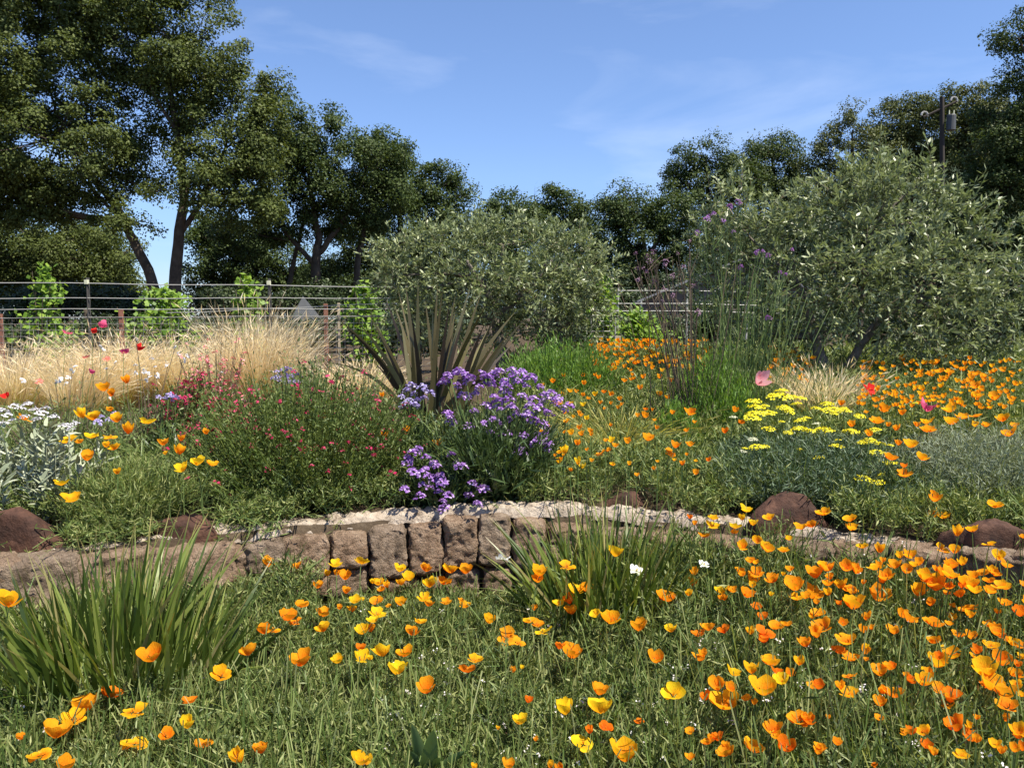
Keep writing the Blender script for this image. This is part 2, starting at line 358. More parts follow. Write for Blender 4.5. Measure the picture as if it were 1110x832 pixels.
def tree(name, label, Y, base_uv, blobs, trunks, leaf, dens=1.0, L=.085, W=.05, rc=.42, per=46, group=None, bark='bark', leafbias=.55, fill=.35, twigs=True, cat='tree'):
    """blobs: (u, v, ru, rv, dy) lobes of the crown; trunks: lists of (u, v, dy, radius in m)"""
    b0 = at(base_uv[0], base_uv[1], Y); b0[2] = float(ground(b0[0], Y))
    root = thing(name, label, cat, b0, group)
    tr = MB(); cr = MB(); k = 1 / ppm(Y)
    tips = []
    for T in trunks:
        pts = np.array([at(u, v, Y + dy) for u, v, dy, r in T]); rad = np.array([r for *_, r in T])
        pts[0][2] = min(pts[0][2], b0[2] - .1) if T is trunks[0] else pts[0][2]
        n = 18; tt = np.linspace(0, len(pts) - 1, n); P = np.stack([np.interp(tt, range(len(pts)), pts[:, i]) for i in range(3)], 1); rr = np.interp(tt, range(len(pts)), rad)
        P[1:-1] += R.normal(size=(n - 2, 3)) * rr[1:-1, None] * .22
        P[1:-1] = (P[:-2] + P[1:-1] * 2 + P[2:]) / 4
        rr = rr * .74; tr.tube(P, rr, 9); tips.append((P[-1], rr[-1])); tips.append((P[n // 2], rr[n // 2] * .8))
    for (u, v, ru, rv, dy) in blobs:
        c = at(u, v, Y + dy); a = np.array((ru * k, (ru + rv) * .45 * k, rv * k))
        t0, r0 = min(tips, key=lambda t: np.linalg.norm(t[0] - c) + (2 if t[0][2] > c[2] else 0))
        tr.tube(curve_pts(t0, c, 8, -.08, .08), np.linspace(r0 * .75, r0 * .25, 8), 6)
        area = a[0] * a[2] * math.pi
        nc = max(8, int(dens * area / (rc * rc) * 2.5))
        d = rnd_dir(nc)
        nn = np.array([mnoise.noise((x * 1.7 + u * .37, y * 1.7 + v * .21, z * 1.7)) for x, y, z in d])
        rad = np.where(R.random(nc) < fill, R.random(nc) ** .6 * .8, .86 + R.normal(size=nc) * .07) * (1 + nn * .38)
        C = c + d * a * rad[:, None]
        if twigs:
            for i in range(0, nc, 3):
                tr.tube(curve_pts(c + (C[i] - c) * .15, C[i], 4, -.05, .1), np.linspace(r0 * .16, .012, 4), 4, cap=False)
        sizes = rc * (.55 + .7 * R.random(nc)); cnt = (4.4 * per * (.5 + 1.0 * R.random(nc))).astype(int)
        idx = np.repeat(np.arange(nc), cnt); n = len(idx)
        g = rnd_dir(n) * (R.random((n, 1)) ** .42) * np.array((1.0, 1.0, .72))
        P = C[idx] + g * sizes[idx][:, None]
        N = nrm(nrm(P - c) * .35 + g * .7 + np.array((0, 0, leafbias)) + R.normal(size=(n, 3)) * .55)
        D = nrm(np.cross(N, rnd_dir(n)))
        cr.leaves(P, D, N, 0.84 * L * (.6 + .8 * R.random(n)), 0.98 * W * (.7 + .6 * R.random(n)))
    tr.obj('trunk', M[bark], root, True)
    cr.obj('crown', M[leaf], root)
    return root

G1 = 'oaks beyond the wire fence'
tree('oak_tree', 'tall oak with two leaning trunks and sky showing through its open crown', 20, (188, 330),
     [(40, 60, 105, 85, 0), (130, 20, 85, 75, .5), (205, 55, 62, 55, 0), (262, 92, 45, 32, .5), (30, -60, 120, 90, 0), (150, -70, 100, 70, 0), (60, 150, 95, 62, -.5),
      (165, 125, 62, 50, 1), (240, 140, 48, 40, 0), (20, 205, 70, 36, 0), (120, 190, 50, 32, 0), (225, 195, 60, 38, -.5), (285, 150, 34, 40, 0), (-70, 100, 90, 120, 0), (270, 215, 40, 30, 0), (140, 238, 40, 14, -.6), (55, 222, 60, 28, .2), (-20, 205, 60, 40, 0)],
     [[(188, 345, 0, .26), (189, 300, 0, .2), (196, 252, 0, .17), (202, 200, 0, .14), (192, 140, .2, .11), (182, 80, .2, .06)],
      [(172, 330, .1, .2), (163, 298, .1, .17), (146, 262, 0, .15), (126, 225, 0, .12), (92, 180, 0, .08), (60, 120, 0, .05)],
      [(196, 252, 0, .1), (222, 215, 0, .08), (245, 160, 0, .05)], [(190, 140, .1, .07), (168, 105, .1, .05), (150, 60, 0, .03)]],
     'oak', .84, .085, .052, .40, 44, G1, fill=.26)
tree('oak_tree', 'shadowy oak with low drooping crown behind the leaning trunk', 26, (40, 330),
     [(40, 265, 90, 42, 0), (100, 285, 60, 36, 0), (-30, 280, 60, 50, 0), (20, 305, 70, 30, 1), (125, 312, 40, 22, 1)],
     [[(40, 340, 0, .25), (45, 300, 0, .2), (38, 262, 0, .12)]], 'oak', .9, .1, .06, .5, 40, G1)
tree('oak_tree', 'broad dark oak with forking limbs bare below its crown', 25, (345, 330),
     [(330, 150, 62, 42, 0), (290, 190, 44, 44, 0), (360, 190, 60, 44, 0), (400, 168, 46, 38, 0), (320, 235, 60, 30, .5), (390, 225, 40, 36, .5), (300, 130, 34, 24, 0), (270, 250, 44, 26, .5), (432, 200, 24, 36, 0)],
     [[(345, 340, 0, .24), (343, 285, 0, .2), (346, 255, 0, .15), (336, 205, 0, .1)], [(344, 275, 0, .14), (368, 245, 0, .1), (392, 205, 0, .07)],
      [(345, 290, 0, .12), (318, 262, 0, .09), (288, 225, 0, .06)], [(385, 335, .5, .16), (388, 280, .5, .13), (400, 225, .4, .08)], [(310, 330, .5, .12), (316, 290, .5, .1), (330, 240, .4, .06)]],
     'oak_dark', .9, .09, .055, .46, 44, G1, fill=.25)
tree('oak_tree', 'dark round oak behind the smaller olive tree', 29, (440, 330),
     [(425, 195, 42, 36, 0), (470, 215, 44, 36, 0), (395, 245, 44, 46, 0), (450, 260, 60, 40, 0), (500, 245, 26, 26, 0), (410, 290, 50, 34, 0), (360, 300, 40, 26, .5), (410, 165, 26, 18, 0), (490, 195, 22, 18, 0)],
     [[(440, 345, 0, .25), (438, 290, 0, .2), (432, 230, 0, .12)]], 'oak_dark', 1.0, .1, .06, .5, 42, G1)
tree('oak_tree', 'small conical dark tree peeping over the olive', 40, (550, 330),
     [(552, 222, 26, 20, 0), (540, 248, 34, 26, 0), (575, 245, 26, 22, 0), (520, 262, 30, 24, 0)], [[(550, 345, 0, .3), (550, 260, 0, .2)]], 'oak_dark', 1.0, .14, .09, .65, 38, G1)
tree('oak_tree', 'round dark tree between the conical tree and the wide oak', 42, (612, 330),
     [(610, 222, 30, 22, 0), (598, 245, 30, 26, 0), (632, 248, 26, 24, 0), (615, 280, 40, 30, 0)], [[(612, 345, 0, .3), (612, 260, 0, .2)]], 'oak_dark', 1.0, .14, .09, .65, 38, G1)
tree('oak_tree', 'wide oak just above the gabled shed roof', 36, (700, 330),
     [(690, 228, 42, 24, 0), (665, 240, 26, 26, 0), (725, 240, 32, 30, 0), (690, 275, 52, 36, .5), (740, 280, 40, 34, .5), (700, 310, 50, 26, .6), (655, 285, 30, 40, .6)], [[(700, 345, 0, .3), (700, 280, 0, .2)]],
     'oak_dark', 1.0, .12, .075, .58, 40, G1)
tree('oak_tree', 'far dark oak filling the gap between the two leaning trunks and the forking oak', 33, (255, 330),
     [(250, 265, 44, 34, 0), (285, 285, 44, 34, 0), (232, 300, 30, 34, .5), (320, 300, 44, 30, 0), (270, 318, 60, 20, .5), (225, 250, 18, 26, .6)], [[(255, 345, 0, .3), (255, 280, 0, .2)]], 'oak_dark', 1.0, .12, .075, .55, 40, G1)
tree('oak_tree', 'far dark oak seen between the low drooping oak and the picture edge', 34, (-20, 330),
     [(-20, 270, 60, 40, 0), (40, 285, 60, 34, 0), (95, 275, 44, 40, .4), (0, 312, 60, 24, 0), (80, 315, 70, 22, .5), (120, 298, 26, 30, .6)], [[(-20, 345, 0, .3), (-20, 280, 0, .2)]], 'oak_dark', 1.0, .12, .075, .55, 40, G1)
tree('oak_tree', 'far dark oak closing the view behind the smaller olive and flax', 35, (480, 330),
     [(380, 310, 50, 30, 0), (450, 305, 60, 36, 0), (520, 305, 60, 36, 0), (590, 305, 60, 36, 0), (560, 285, 40, 26, .5)], [[(480, 345, 0, .3), (480, 300, 0, .2)]], 'oak_dark', 1.0, .12, .075, .55, 40, G1)
G2 = 'oaks on the hillside'
tree('oak_tree', 'dark domed oak at the low end of the hillside wood', 44, (770, 330),
     [(765, 172, 30, 20, 0), (742, 198, 26, 22, 0), (790, 190, 36, 28, 0), (765, 220, 44, 30, 0), (780, 260, 50, 34, 0)], [[(770, 330, 0, .35), (768, 230, 0, .25)]], 'oak_dark', 1.0, .14, .09, .7, 38, G2)
tree('oak_tree', 'dark oak next up the hillside from the domed one', 46, (840, 330),
     [(836, 165, 32, 22, 0), (862, 185, 30, 24, 0), (815, 195, 30, 24, 0), (845, 215, 48, 30, 0), (840, 265, 60, 40, 0)], [[(840, 330, 0, .35), (840, 220, 0, .25)]], 'oak_dark', 1.0, .14, .09, .7, 38, G2)
tree('oak_tree', 'sparse grey green tree with thin top on the hillside', 43, (925, 330),
     [(924, 140, 28, 24, 0), (905, 165, 26, 24, 0), (945, 165, 24, 22, 0), (925, 200, 40, 30, 0), (885, 178, 20, 18, 0)], [[(925, 330, 0, .35), (926, 200, 0, .2), (924, 150, 0, .1)]], 'oak_olive', .62, .13, .08, .6, 32, G2)
tree('oak_tree', 'olive green oak just downhill from the utility pole', 48, (985, 330),
     [(975, 132, 32, 24, 0), (1000, 120, 28, 20, 0), (955, 160, 34, 26, 0), (1000, 165, 44, 34, 0), (975, 210, 60, 36, 0), (900, 225, 50, 34, 0)], [[(985, 330, 0, .35), (985, 180, 0, .25)]], 'oak_olive', 1.0, .15, .09, .72, 38, G2)
tree('oak_tree', 'olive green oak behind the utility pole', 46, (1060, 330),
     [(1035, 118, 30, 22, 0), (1062, 118, 34, 26, 0), (1050, 155, 46, 32, 0), (1090, 140, 40, 36, 0), (1060, 200, 50, 36, 0)], [[(1060, 330, 0, .35), (1060, 160, 0, .25)]], 'oak_olive', 1.0, .15, .09, .7, 38, G2)
tree('oak_tree', 'big shaded oak leaning in at the picture edge above the larger olive', 27, (1130, 330),
     [(1112, 120, 46, 44, 0), (1092, 165, 44, 36, 0), (1120, 200, 52, 40, 0), (1100, 40, 30, 14, 0), (1150, 80, 50, 50, 0), (1075, 215, 40, 36, .5), (1130, 250, 60, 40, 0), (1150, 20, 50, 30, 0), (1060, 245, 50, 30, .5)],
     [[(1140, 345, 0, .35), (1135, 260, 0, .28), (1128, 180, 0, .2), (1120, 80, 0, .1), (1104, 42, 0, .04)]], 'oak_dark', .95, .095, .058, .5, 44, G2)

def undergrowth(name, label, Y, blobs, leaf, L=.1, W=.06, group=None, per=38, rc=.4):
    us = [b[0] for b in blobs]
    return tree(name, label, Y, (sum(us) / len(us), 345), blobs, [[(sum(us) / len(us), 350, 0, .06), (sum(us) / len(us), 335, 0, .04)]], leaf, 1.0, L, W, rc, per, group, fill=.45, twigs=False, cat='shrub')
GU = 'dark shrubs behind the wire fence'
undergrowth('shrub', 'dark shrub behind the fence at the foot of the leaning trunk', 22, [(110, 325, 50, 20, 0), (150, 335, 40, 16, 0)], 'hedge', group=GU)
undergrowth('shrub', 'dark shrub behind the fence below the low drooping oak', 22, [(20, 335, 60, 18, 0), (62, 330, 36, 20, .4)], 'hedge', group=GU)
undergrowth('shrub', 'dark shrub behind the fence below the forking oak', 23, [(232, 332, 36, 18, 0), (275, 328, 40, 24, .3), (330, 330, 44, 26, .4)], 'hedge', group=GU)
undergrowth('shrub', 'dark shrub behind the fence beside the smaller olive', 22, [(385, 335, 40, 24, 0), (440, 330, 50, 28, .4)], 'hedge', group=GU)
undergrowth('shrub', 'dark shrub beyond the trellis under the wide oak', 24, [(640, 320, 44, 28, 0), (700, 335, 40, 20, .2), (750, 320, 50, 30, .5)], 'hedge', group=GU)
undergrowth('shrub', 'long dark shrub behind the trunk of the larger olive', 16, [(860, 355, 60, 26, 0), (960, 350, 70, 34, .2), (1060, 345, 70, 44, .2), (1130, 335, 60, 60, 0)], 'hedge', group=GU, rc=.3, L=.07, W=.045)

undergrowth('shrub', 'low green shrub behind the trellis and its vine', 15.5, [(610, 358, 44, 18, 0), (670, 358, 44, 18, .2), (735, 352, 48, 26, .3), (790, 350, 50, 30, .3)], 'hedge', group=GU, rc=.3, L=.07, W=.045)
undergrowth('shrub', 'low shrub at the fence foot below the first vine and leaning trunk', 13.2, [(-20, 362, 50, 18, 0), (60, 362, 50, 17, 0), (130, 360, 50, 17, .2), (200, 362, 50, 16, 0)], 'hedge', group=GU, rc=.25, L=.06, W=.04)
undergrowth('shrub', 'low shrub at the fence foot below the pale shelter', 13.2, [(270, 362, 50, 17, 0), (340, 364, 50, 17, .2), (410, 364, 44, 18, .1), (470, 360, 44, 20, .1)], 'hedge', group=GU, rc=.25, L=.06, W=.04)
undergrowth('shrub', 'dark thicket on the slope behind the crown of the larger olive', 30, [(800, 285, 50, 40, 0), (870, 270, 60, 44, .5), (950, 265, 60, 44, 0), (1030, 260, 60, 50, .5), (1090, 290, 60, 50, 0), (900, 320, 90, 36, -.5), (1030, 325, 90, 40, -.5)], 'hedge', group=GU, rc=.55, L=.12, W=.08)
def olive(label, Y, base_uv, blobs, trunks, dens):
    b0 = at(base_uv[0], base_uv[1], Y); b0[2] = float(ground(b0[0], Y)) - .03
    root = thing('olive_tree', label, 'tree', b0, 'olive trees in the garden')
    tr, cr = MB(), MB(); k = 1 / ppm(Y); tips = []
    for T in trunks:
        pts = np.array([at(u, v, Y + dy) for u, v, dy, r in T]); rad = [r for *_, r in T]
        tt = np.linspace(0, len(pts) - 1, 14); P = np.stack([np.interp(tt, range(len(pts)), pts[:, i]) for i in range(3)], 1); rr = np.interp(tt, range(len(pts)), rad)
        P[1:-1] = (P[:-2] + P[1:-1] * 2 + P[2:]) / 4 + R.normal(size=(12, 3)) * .008
        tr.tube(P, rr, 9); tips += [(P[-1], rr[-1]), (P[7], rr[7])]
    for (u, v, ru, rv, dy, upb) in blobs:
        c = at(u, v, Y + dy); a = np.array((ru * k, (ru + rv) * .5 * k, rv * k))
        t0, r0 = min(tips, key=lambda t: np.linalg.norm(t[0] - c))
        tr.tube(curve_pts(t0, c, 7, .05, .1), np.linspace(max(.012, r0 * .7), .008, 7), 6)
        ns = int(dens * a[0] * a[2] * math.pi * 140)
        d = rnd_dir(ns); d[:, 2] = np.where(R.random(ns) < .3, np.abs(d[:, 2]), d[:, 2])
        rad = np.where(R.random(ns) < .35, R.random(ns) ** .5 * .75, .75 + R.normal(size=ns) * .16)
        nn = np.array([mnoise.noise((x * 2.6 + u * .37, y * 2 + v * .21, z * 2)) for x, y, z in d]); rad = rad * (1 + .7 * nn)
        B = c + d * a * rad[:, None]
        T = nrm(d * .7 + np.array((0, 0, upb)) + R.normal(size=(ns, 3)) * .45)
        SL = .14 + .30 * R.random(ns) ** 1.6
        bend = np.array((0, 0, -.25)) + R.normal(size=(ns, 3)) * .12
        cr.blades(B, T, SL, .007, bend, 3, 1)
        m = 16; t = np.tile(np.linspace(.08, 1, m), ns); ii = np.repeat(np.arange(ns), m)
        P = B[ii] + T[ii] * (SL[ii] * t)[:, None] + bend[ii] * (SL[ii] * t * t)[:, None]
        D = nrm(T[ii] * .75 + R.normal(size=(len(ii), 3)) * .6)
        N = nrm(np.array((0, 0, .6)) + R.normal(size=(len(ii), 3)) * .7)
        cr.leaves(P, D, N, 0.082 * (.6 + .7 * R.random(len(ii))), .023 * (.7 + .6 * R.random(len(ii))), 0, .5)
    tr.obj('trunk', M['olive_bark'], root, True); cr.obj('crown', [M['olive'], M['twig']], root)
olive('smaller silvery olive tree behind the striped flax', 10.8, (545, 385),
      [(440, 285, 36, 26, 0, .5), (475, 268, 40, 26, .2, .5), (520, 265, 44, 28, 0, .6), (570, 262, 40, 26, 0, .6), (615, 270, 36, 26, 0, .6), (640, 298, 30, 26, 0, .2), (455, 315, 44, 30, 0, .1), (520, 310, 50, 34, -.3, .2),
       (580, 310, 48, 34, -.3, .2), (625, 325, 36, 28, 0, 0), (425, 300, 20, 24, 0, .1), (500, 345, 60, 24, 0, 0), (585, 345, 50, 24, 0, 0), (450, 345, 40, 24, .2, 0), (540, 352, 60, 22, .1, 0), (640, 345, 24, 24, .1, 0)],
      [[(545, 400, 0, .09), (540, 365, 0, .075), (536, 335, 0, .06), (520, 300, 0, .04)], [(540, 345, 0, .05), (575, 310, 0, .04), (600, 280, 0, .025)], [(536, 335, 0, .045), (545, 300, 0, .035), (545, 265, 0, .02)],
       [(527, 318, 0, .03), (511, 293, -.5, .025), (507, 282, -.55, .015)], [(605, 400, .2, .05), (607, 360, .2, .04), (600, 330, .2, .03)]], 1.15)
olive('larger olive tree with dense grey green crown standing over the poppies', 8.8, (905, 410),
      [(960, 215, 60, 40, 0, .9), (910, 235, 60, 44, 0, .8), (1010, 240, 56, 40, 0, .7), (860, 265, 50, 40, 0, .6), (1050, 275, 50, 44, 0, .4), (930, 290, 70, 46, -.4, .3), (1000, 300, 64, 46, -.4, .2), (875, 320, 60, 44, -.2, .1),
       (1075, 330, 46, 40, 0, 0), (950, 345, 70, 36, -.2, 0), (1030, 350, 60, 36, -.2, 0), (1100, 370, 40, 30, 0, -.1), (830, 245, 40, 36, .2, .9), (810, 290, 40, 40, .3, .5), (950, 195, 36, 22, 0, 1.2), (1000, 200, 22, 16, 0, 1.2), (1105, 310, 30, 40, .1, 0), (860, 360, 40, 26, .5, 0), (800, 330, 44, 44, .5, .4), (775, 270, 30, 40, .6, 1.0), (772, 320, 34, 44, .7, .6), (790, 225, 30, 30, .5, 1.2), (830, 360, 40, 26, .6, .1), (980, 365, 60, 26, .3, 0), (1060, 380, 50, 22, .2, 0)],
      [[(898, 415, 0, .075), (890, 385, 0, .065), (880, 350, 0, .05), (860, 300, 0, .03)], [(912, 415, -.05, .06), (925, 385, -.05, .05), (945, 355, 0, .045), (985, 320, 0, .03)], [(930, 378, 0, .035), (935, 320, 0, .03), (945, 250, 0, .02)]], .95)

def vine(label, Y, u, v0, v1, wpx, leaf='vine'):
    """a young leafy climber: stems with leaves"""
    b0 = at(u, v1, Y); g = float(ground(b0[0], Y)); b0[2] = g
    root = thing('young_vine', label, 'plant', b0, 'young vines along the wire fence')
    top = at(u, v0, Y)[2]; wd = wpx / ppm(Y) / 2; cr, st = MB(), MB(); h = top - g
    for i in range(7):
        tip = b0 + np.array((R.normal() * wd * .6, R.normal() * wd * .5, h * (.7 + .3 * R.random())))
        st.tube(curve_pts(b0 + R.normal(size=3) * .03, tip, 6, 0, .06), np.linspace(.012, .004, 6), 5)
    n = int(420 * max(.6, wd * h))
    z = R.random(n); env = np.interp(z, [0, .25, .6, .9, 1], [.5, 1, .9, .5, .12])
    C = b0 + np.stack([R.normal(size=n) * wd * .55 * env, R.normal(size=n) * wd * .5 * env, z * h], 1)
    idx = np.repeat(np.arange(n), 4); P = C[idx] + R.normal(size=(len(idx), 3)) * .05
    N = nrm(np.array((.3, -.3, .6)) + R.normal(size=(len(idx), 3)) * .5); D = nrm(np.cross(N, rnd_dir(len(idx))))
    cr.leaves(P, D, N, .09 * (.6 + .7 * R.random(len(idx))), .07 * (.7 + .5 * R.random(len(idx))))
    st.obj('stem', M['twig'], root); cr.obj('foliage', M[leaf], root)
vine('light green vine in front of the low drooping oak', 12.2, 52, 292, 365, 44)
vine('bushy light green vine at the foot of the two leaning trunks', 12.4, 178, 316, 372, 84)
vine('slim light green vine rising before the forking oak', 12.4, 268, 303, 365, 30)
vine('round light green vine beside the smaller olive', 12.8, 396, 310, 380, 52)
vine('low green vine climbing the trellis', 13.5, 690, 338, 385, 62)
vine('pale green vine between the smaller olive and the trellis', 12.8, 655, 305, 375, 34)

# ------------------------------------------------------------------ fences, trellis, sheds, pole
def wire_fence():
    Y = 11.4; root = thing('wire_fence', 'tall deer fence of pale strands above wire mesh with dark posts', 'fence', (at(150, 345, Y)[0], Y, .6))
    def line(name, v0, v1, r, m='wire', Yo=0, u0=-120, u1=470):
        b = MB(); a, c = at(u0, v0, Y + Yo), at(u1, v1, Y + Yo)
        t = np.linspace(0, 1, 25)[:, None]; P = a + (c - a) * t; P[:, 2] -= .012 * np.sin(t[:, 0] * math.pi * 3) ** 2
        b.tube(P, r, 5); b.obj(name, M[m], root)
    line('wire', 304.5, 311, .007); line('wire', 323, 322.5, .0062); line('wire', 335, 334, .006)
    line('wire', 345, 341, .005, 'mesh'); line('wire', 339, 326, .005, 'wire', .03, 180, 470)
    b = MB()
    for v in np.linspace(345, 412, 11): b.tube([at(-120, v, Y + .01), at(470, v - 2, Y + .01)], .0028, 4)
    for u in np.arange(-120, 471, 9.5):
        b.tube([at(u, 345, Y + .015), at(u, 414, Y + .015)], .0026, 4)
    b.obj('mesh_panel', M['mesh'], root)
    for u, v in ((95, 301), (292, 302), (-90, 301), (455, 306)):
        p = MB(); t = at(u, v, Y + .03); q = at(u, v, Y + .03); q[2] = ground(q[0], Y) - .2
        p.box((t[0], t[1], (t[2] + q[2]) / 2), (.035, .03, t[2] - q[2])); p.box((t[0], t[1] - .02, (t[2] + q[2]) / 2), (.006, .04, t[2] - q[2]))
        po = p.obj('post', M['tpost'], root)
        c = MB(); c.box((t[0], t[1] - .035, t[2] - .06), (.045, .05, .06)); c.obj('insulator', M['cream'], po)
    for u, v in ((0, 340), (131, 335), (353, 329)):
        p = MB(); t = at(u, v, Y + .06); g = ground(t[0], Y) - .2
        p.box((t[0], t[1], (t[2] + g) / 2), (.05, .05, t[2] - g)); p.obj('post', M['rust'], root)
    p = MB(); t = at(367, 328, Y + .1); g = ground(t[0], Y) - .2
    p.box((t[0], t[1], (t[2] + g) / 2), (.03, .03, t[2] - g)); p.obj('post', M['wood'], root)
wire_fence()

def trellis():
    Y = 12.6; a = at(655, 372, Y)
    root = thing('wire_trellis', 'pale wire trellis frame standing behind the poppies beside the smaller olive', 'trellis', (a[0], Y, float(ground(a[0], Y))))
    f = MB()
    for u in (641, 667): f.tube([at(u, 341, Y), at(u, 382, Y)], .012, 6)
    f.tube([at(640, 342, Y), at(668, 342, Y)], .012, 6); f.obj('frame', M['wire'], root)
    g = MB()
    for v in (348, 353, 359, 365): g.tube([at(641, v, Y + .01), at(667, v, Y + .01)], .007, 5)
    for u in (648, 654, 661): g.tube([at(u, 342, Y + .02), at(u, 382, Y + .02)], .005, 5)
    g.obj('grid', M['wire'], root)
    b = MB(); b.box(at(656, 374, Y + .3), (.5, .12, .3)); b.obj('planter_board', M['wood'], root)
    Y2 = 14
    root = thing('wire_fence', 'far strand fence with thin pale posts in front of the shed', 'fence', (at(700, 345, Y2)[0], Y2, float(ground(1.5, Y2))))
    for u, v in ((670, 312), (695, 326), (745, 312), (810, 318)):
        p = MB(); t = at(u, v, Y2); q = t.copy(); q[2] = ground(t[0], Y2) - .1; p.tube([t, q], .018, 6); p.obj('post', M['wire'], root)
    for v in (315, 329, 337):
        p = MB(); p.tube([at(632, v - 1, Y2 - .02), at(670, v, Y2 - .02), at(745, v, Y2 - .02), at(820, v + 2, Y2 - .02)], .008, 5); p.obj('wire', M['wire'], root)
trellis()

def shed():
    Y = 19; a = at(745, 345, Y); g = float(ground(a[0], Y))
    root = thing('garden_shed', 'low shed with grey sloping roof half hidden by tall verbena', 'shed', (a[0], Y, g))
    e0, rg, e1 = at(690, 328, Y), at(800, 283, Y), at(910, 328, Y); d = np.array((.35, 3.2, 0))
    wl_ = MB(); lo = lambda p: np.array((p[0], p[1], g - .1)); i0 = e0 + np.array((.15, .12, .02)); i1 = e1 + np.array((-.15, .12, .02)); ir = rg + np.array((0, .12, -.06))
    V = [lo(i0), lo(i1), i1, ir, i0, lo(i0) + d, lo(i1) + d, i1 + d, ir + d, i0 + d]
    wl_.add(V, [(0, 1, 2, 4), (4, 2, 3, 3) if False else (4, 2, 3, 4)][:1] + [(1, 6, 7, 2), (6, 5, 9, 7), (5, 0, 4, 9)]); wl_.add([i0, i1, ir, (i0 + ir) / 2], [(0, 1, 2, 3)]); wl_.obj('wall', M['shed'], root)
    rf = MB(); t = np.array((0, 0, .05)); f = np.array((0, -.12, 0))
    for p, q in ((e0, rg), (rg, e1)):
        V = [p + f, q + f, q + d, p + d, p + f + t, q + f + t, q + d + t, p + d + t]
        rf.add(V, [(0, 3, 2, 1), (4, 5, 6, 7), (0, 1, 5, 4), (1, 2, 6, 5), (2, 3, 7, 6), (3, 0, 4, 7)])
    rf.obj('roof', M['roof'], root)
    Y = 17; a = at(325, 345, Y); g = float(ground(a[0], Y))
    root = thing('canvas_shelter', 'pale grey peaked shelter behind the wire mesh by the dark oaks', 'shelter', (a[0], Y, g))
    pk, c0, c1 = at(321, 320, Y), at(312, 352, Y), at(341, 352, Y); dd = np.array((.05, .9, 0)); pk2 = pk + dd * .5
    b = MB(); n0, n1 = c0, c1; V = [n0, n1, n1 + dd, n0 + dd, pk2]
    m01, m12, m23, m30 = (n0 + n1) / 2, n1 + dd / 2, (n1 + n0) / 2 + dd, n0 + dd / 2
    b.add([n0, m01, n1, m12, n1 + dd, m23, n0 + dd, m30, pk2], [(0, 1, 8, 7), (2, 3, 8, 1), (4, 5, 8, 3), (6, 7, 8, 5)]); b.obj('canopy', M['pale'], root)
    lg = MB()
    for p in (n0, n1, n1 + dd, n0 + dd): lg = MB(); lg.tube([p, (p[0], p[1], g - .05)], .015, 6); lg.obj('leg', M['steel'], root)
shed()

def pole():
    Y = 36; a = at(1022, 345, Y); g = float(ground(a[0], Y))
    root = thing('utility_pole', 'dark wooden utility pole carrying a grey transformer can', 'pole', (a[0], Y, g))
    b = MB(); b.tube([(a[0], Y, g - .3), at(1021, 105, Y)], [.12, .09], 10); b.obj('post', M['polewood'], root)
    c = at(1031, 133, Y - .1); t = MB(); h = .34
    t.tube([c + (0, 0, -h), c + (0, 0, -h + .02), c + (0, 0, h - .04), c + (0, 0, h)], [.16, .19, .19, .17], 14); tr = t.obj('transformer', M['steel'], root)
    for dx in (-.1, .1):
        f = MB(); f.tube([c + (dx, 0, h), c + (dx, 0, h + .2)], [.035, .025], 6); f.obj('bushing', M['cream'], tr)
    x = MB(); p, q = at(1001, 127, Y), at(1037, 110, Y); x.tube([p, q], .05, 6); x.obj('crossarm', M['polewood'], root)
    for u, v in ((1002, 126), (1034, 110)):
        i = MB(); e = at(u, v, Y); aa = np.linspace(-.3, math.pi, 8)
        i.tube([e + np.array((.14 * math.cos(s), 0, .16 * math.sin(s) + .03)) for s in aa], .045, 6); i.obj('insulator', M['wire'], root)
pole()

# ------------------------------------------------------------------ stone wall and rocks
def rough_block(w_, d_, h_, seed, amp=.016, n=(9, 6, 11), rounding=.16):
    """block standing on z=0 with worn edges and pitted faces"""
    b = MB(); hx, hy, hz = w_ / 2, d_ / 2, h_ / 2
    def disp(P):
        out = []
        for p in P:
            q = np.array((p[0] / hx, p[1] / hy, p[2] / hz))
            s = np.sort(np.abs(q))[::-1]; e = max(0, s[1] - .72) / .28          # near an edge
            c = max(0, s[2] - .7) / .3
            r = 1 - rounding * (e ** 2 * .55 + c ** 2 * .3)
            P1 = p * r
            f = Vector((p[0] * 9 + seed * 13.1, p[1] * 9, p[2] * 9 + seed))
            nv = mnoise.noise_vector(f) * 1.2 + mnoise.noise_vector(f * 3.1) * .8 + mnoise.noise_vector(f * 7.3) * .55
            big = mnoise.noise(Vector((p[0] * 3.5 + seed * 3.7, p[1] * 3, p[2] * 3.5)))
            out.append(P1 + np.array(nv) * amp * .6 + np.array((0, -1, 0)) * big * amp * 1.3 * (p[1] < 0))
        return np.array(out)
    def face(o, ux, uy, nu, nv):
        s, t = np.meshgrid(np.linspace(-1, 1, nu + 1), np.linspace(-1, 1, nv + 1), indexing='ij')
        P = o + s.reshape(-1, 1) * ux + t.reshape(-1, 1) * uy
        q = [[i * (nv + 1) + j, (i + 1) * (nv + 1) + j, (i + 1) * (nv + 1) + j + 1, i * (nv + 1) + j + 1] for i in range(nu) for j in range(nv)]
        b.add(disp(P), q)
    X, Yv, Z = np.array((hx, 0, 0)), np.array((0, hy, 0)), np.array((0, 0, hz)); nx, ny, nz_ = n
    face(-Yv, X, Z, nx, nz_); face(Yv, -X, Z, nx, nz_); face(-X, -Yv, Z, ny, nz_); face(X, Yv, Z, ny, nz_); face(Z, X, Yv, nx, ny); face(-Z, X, -Yv, nx, ny)
    return b

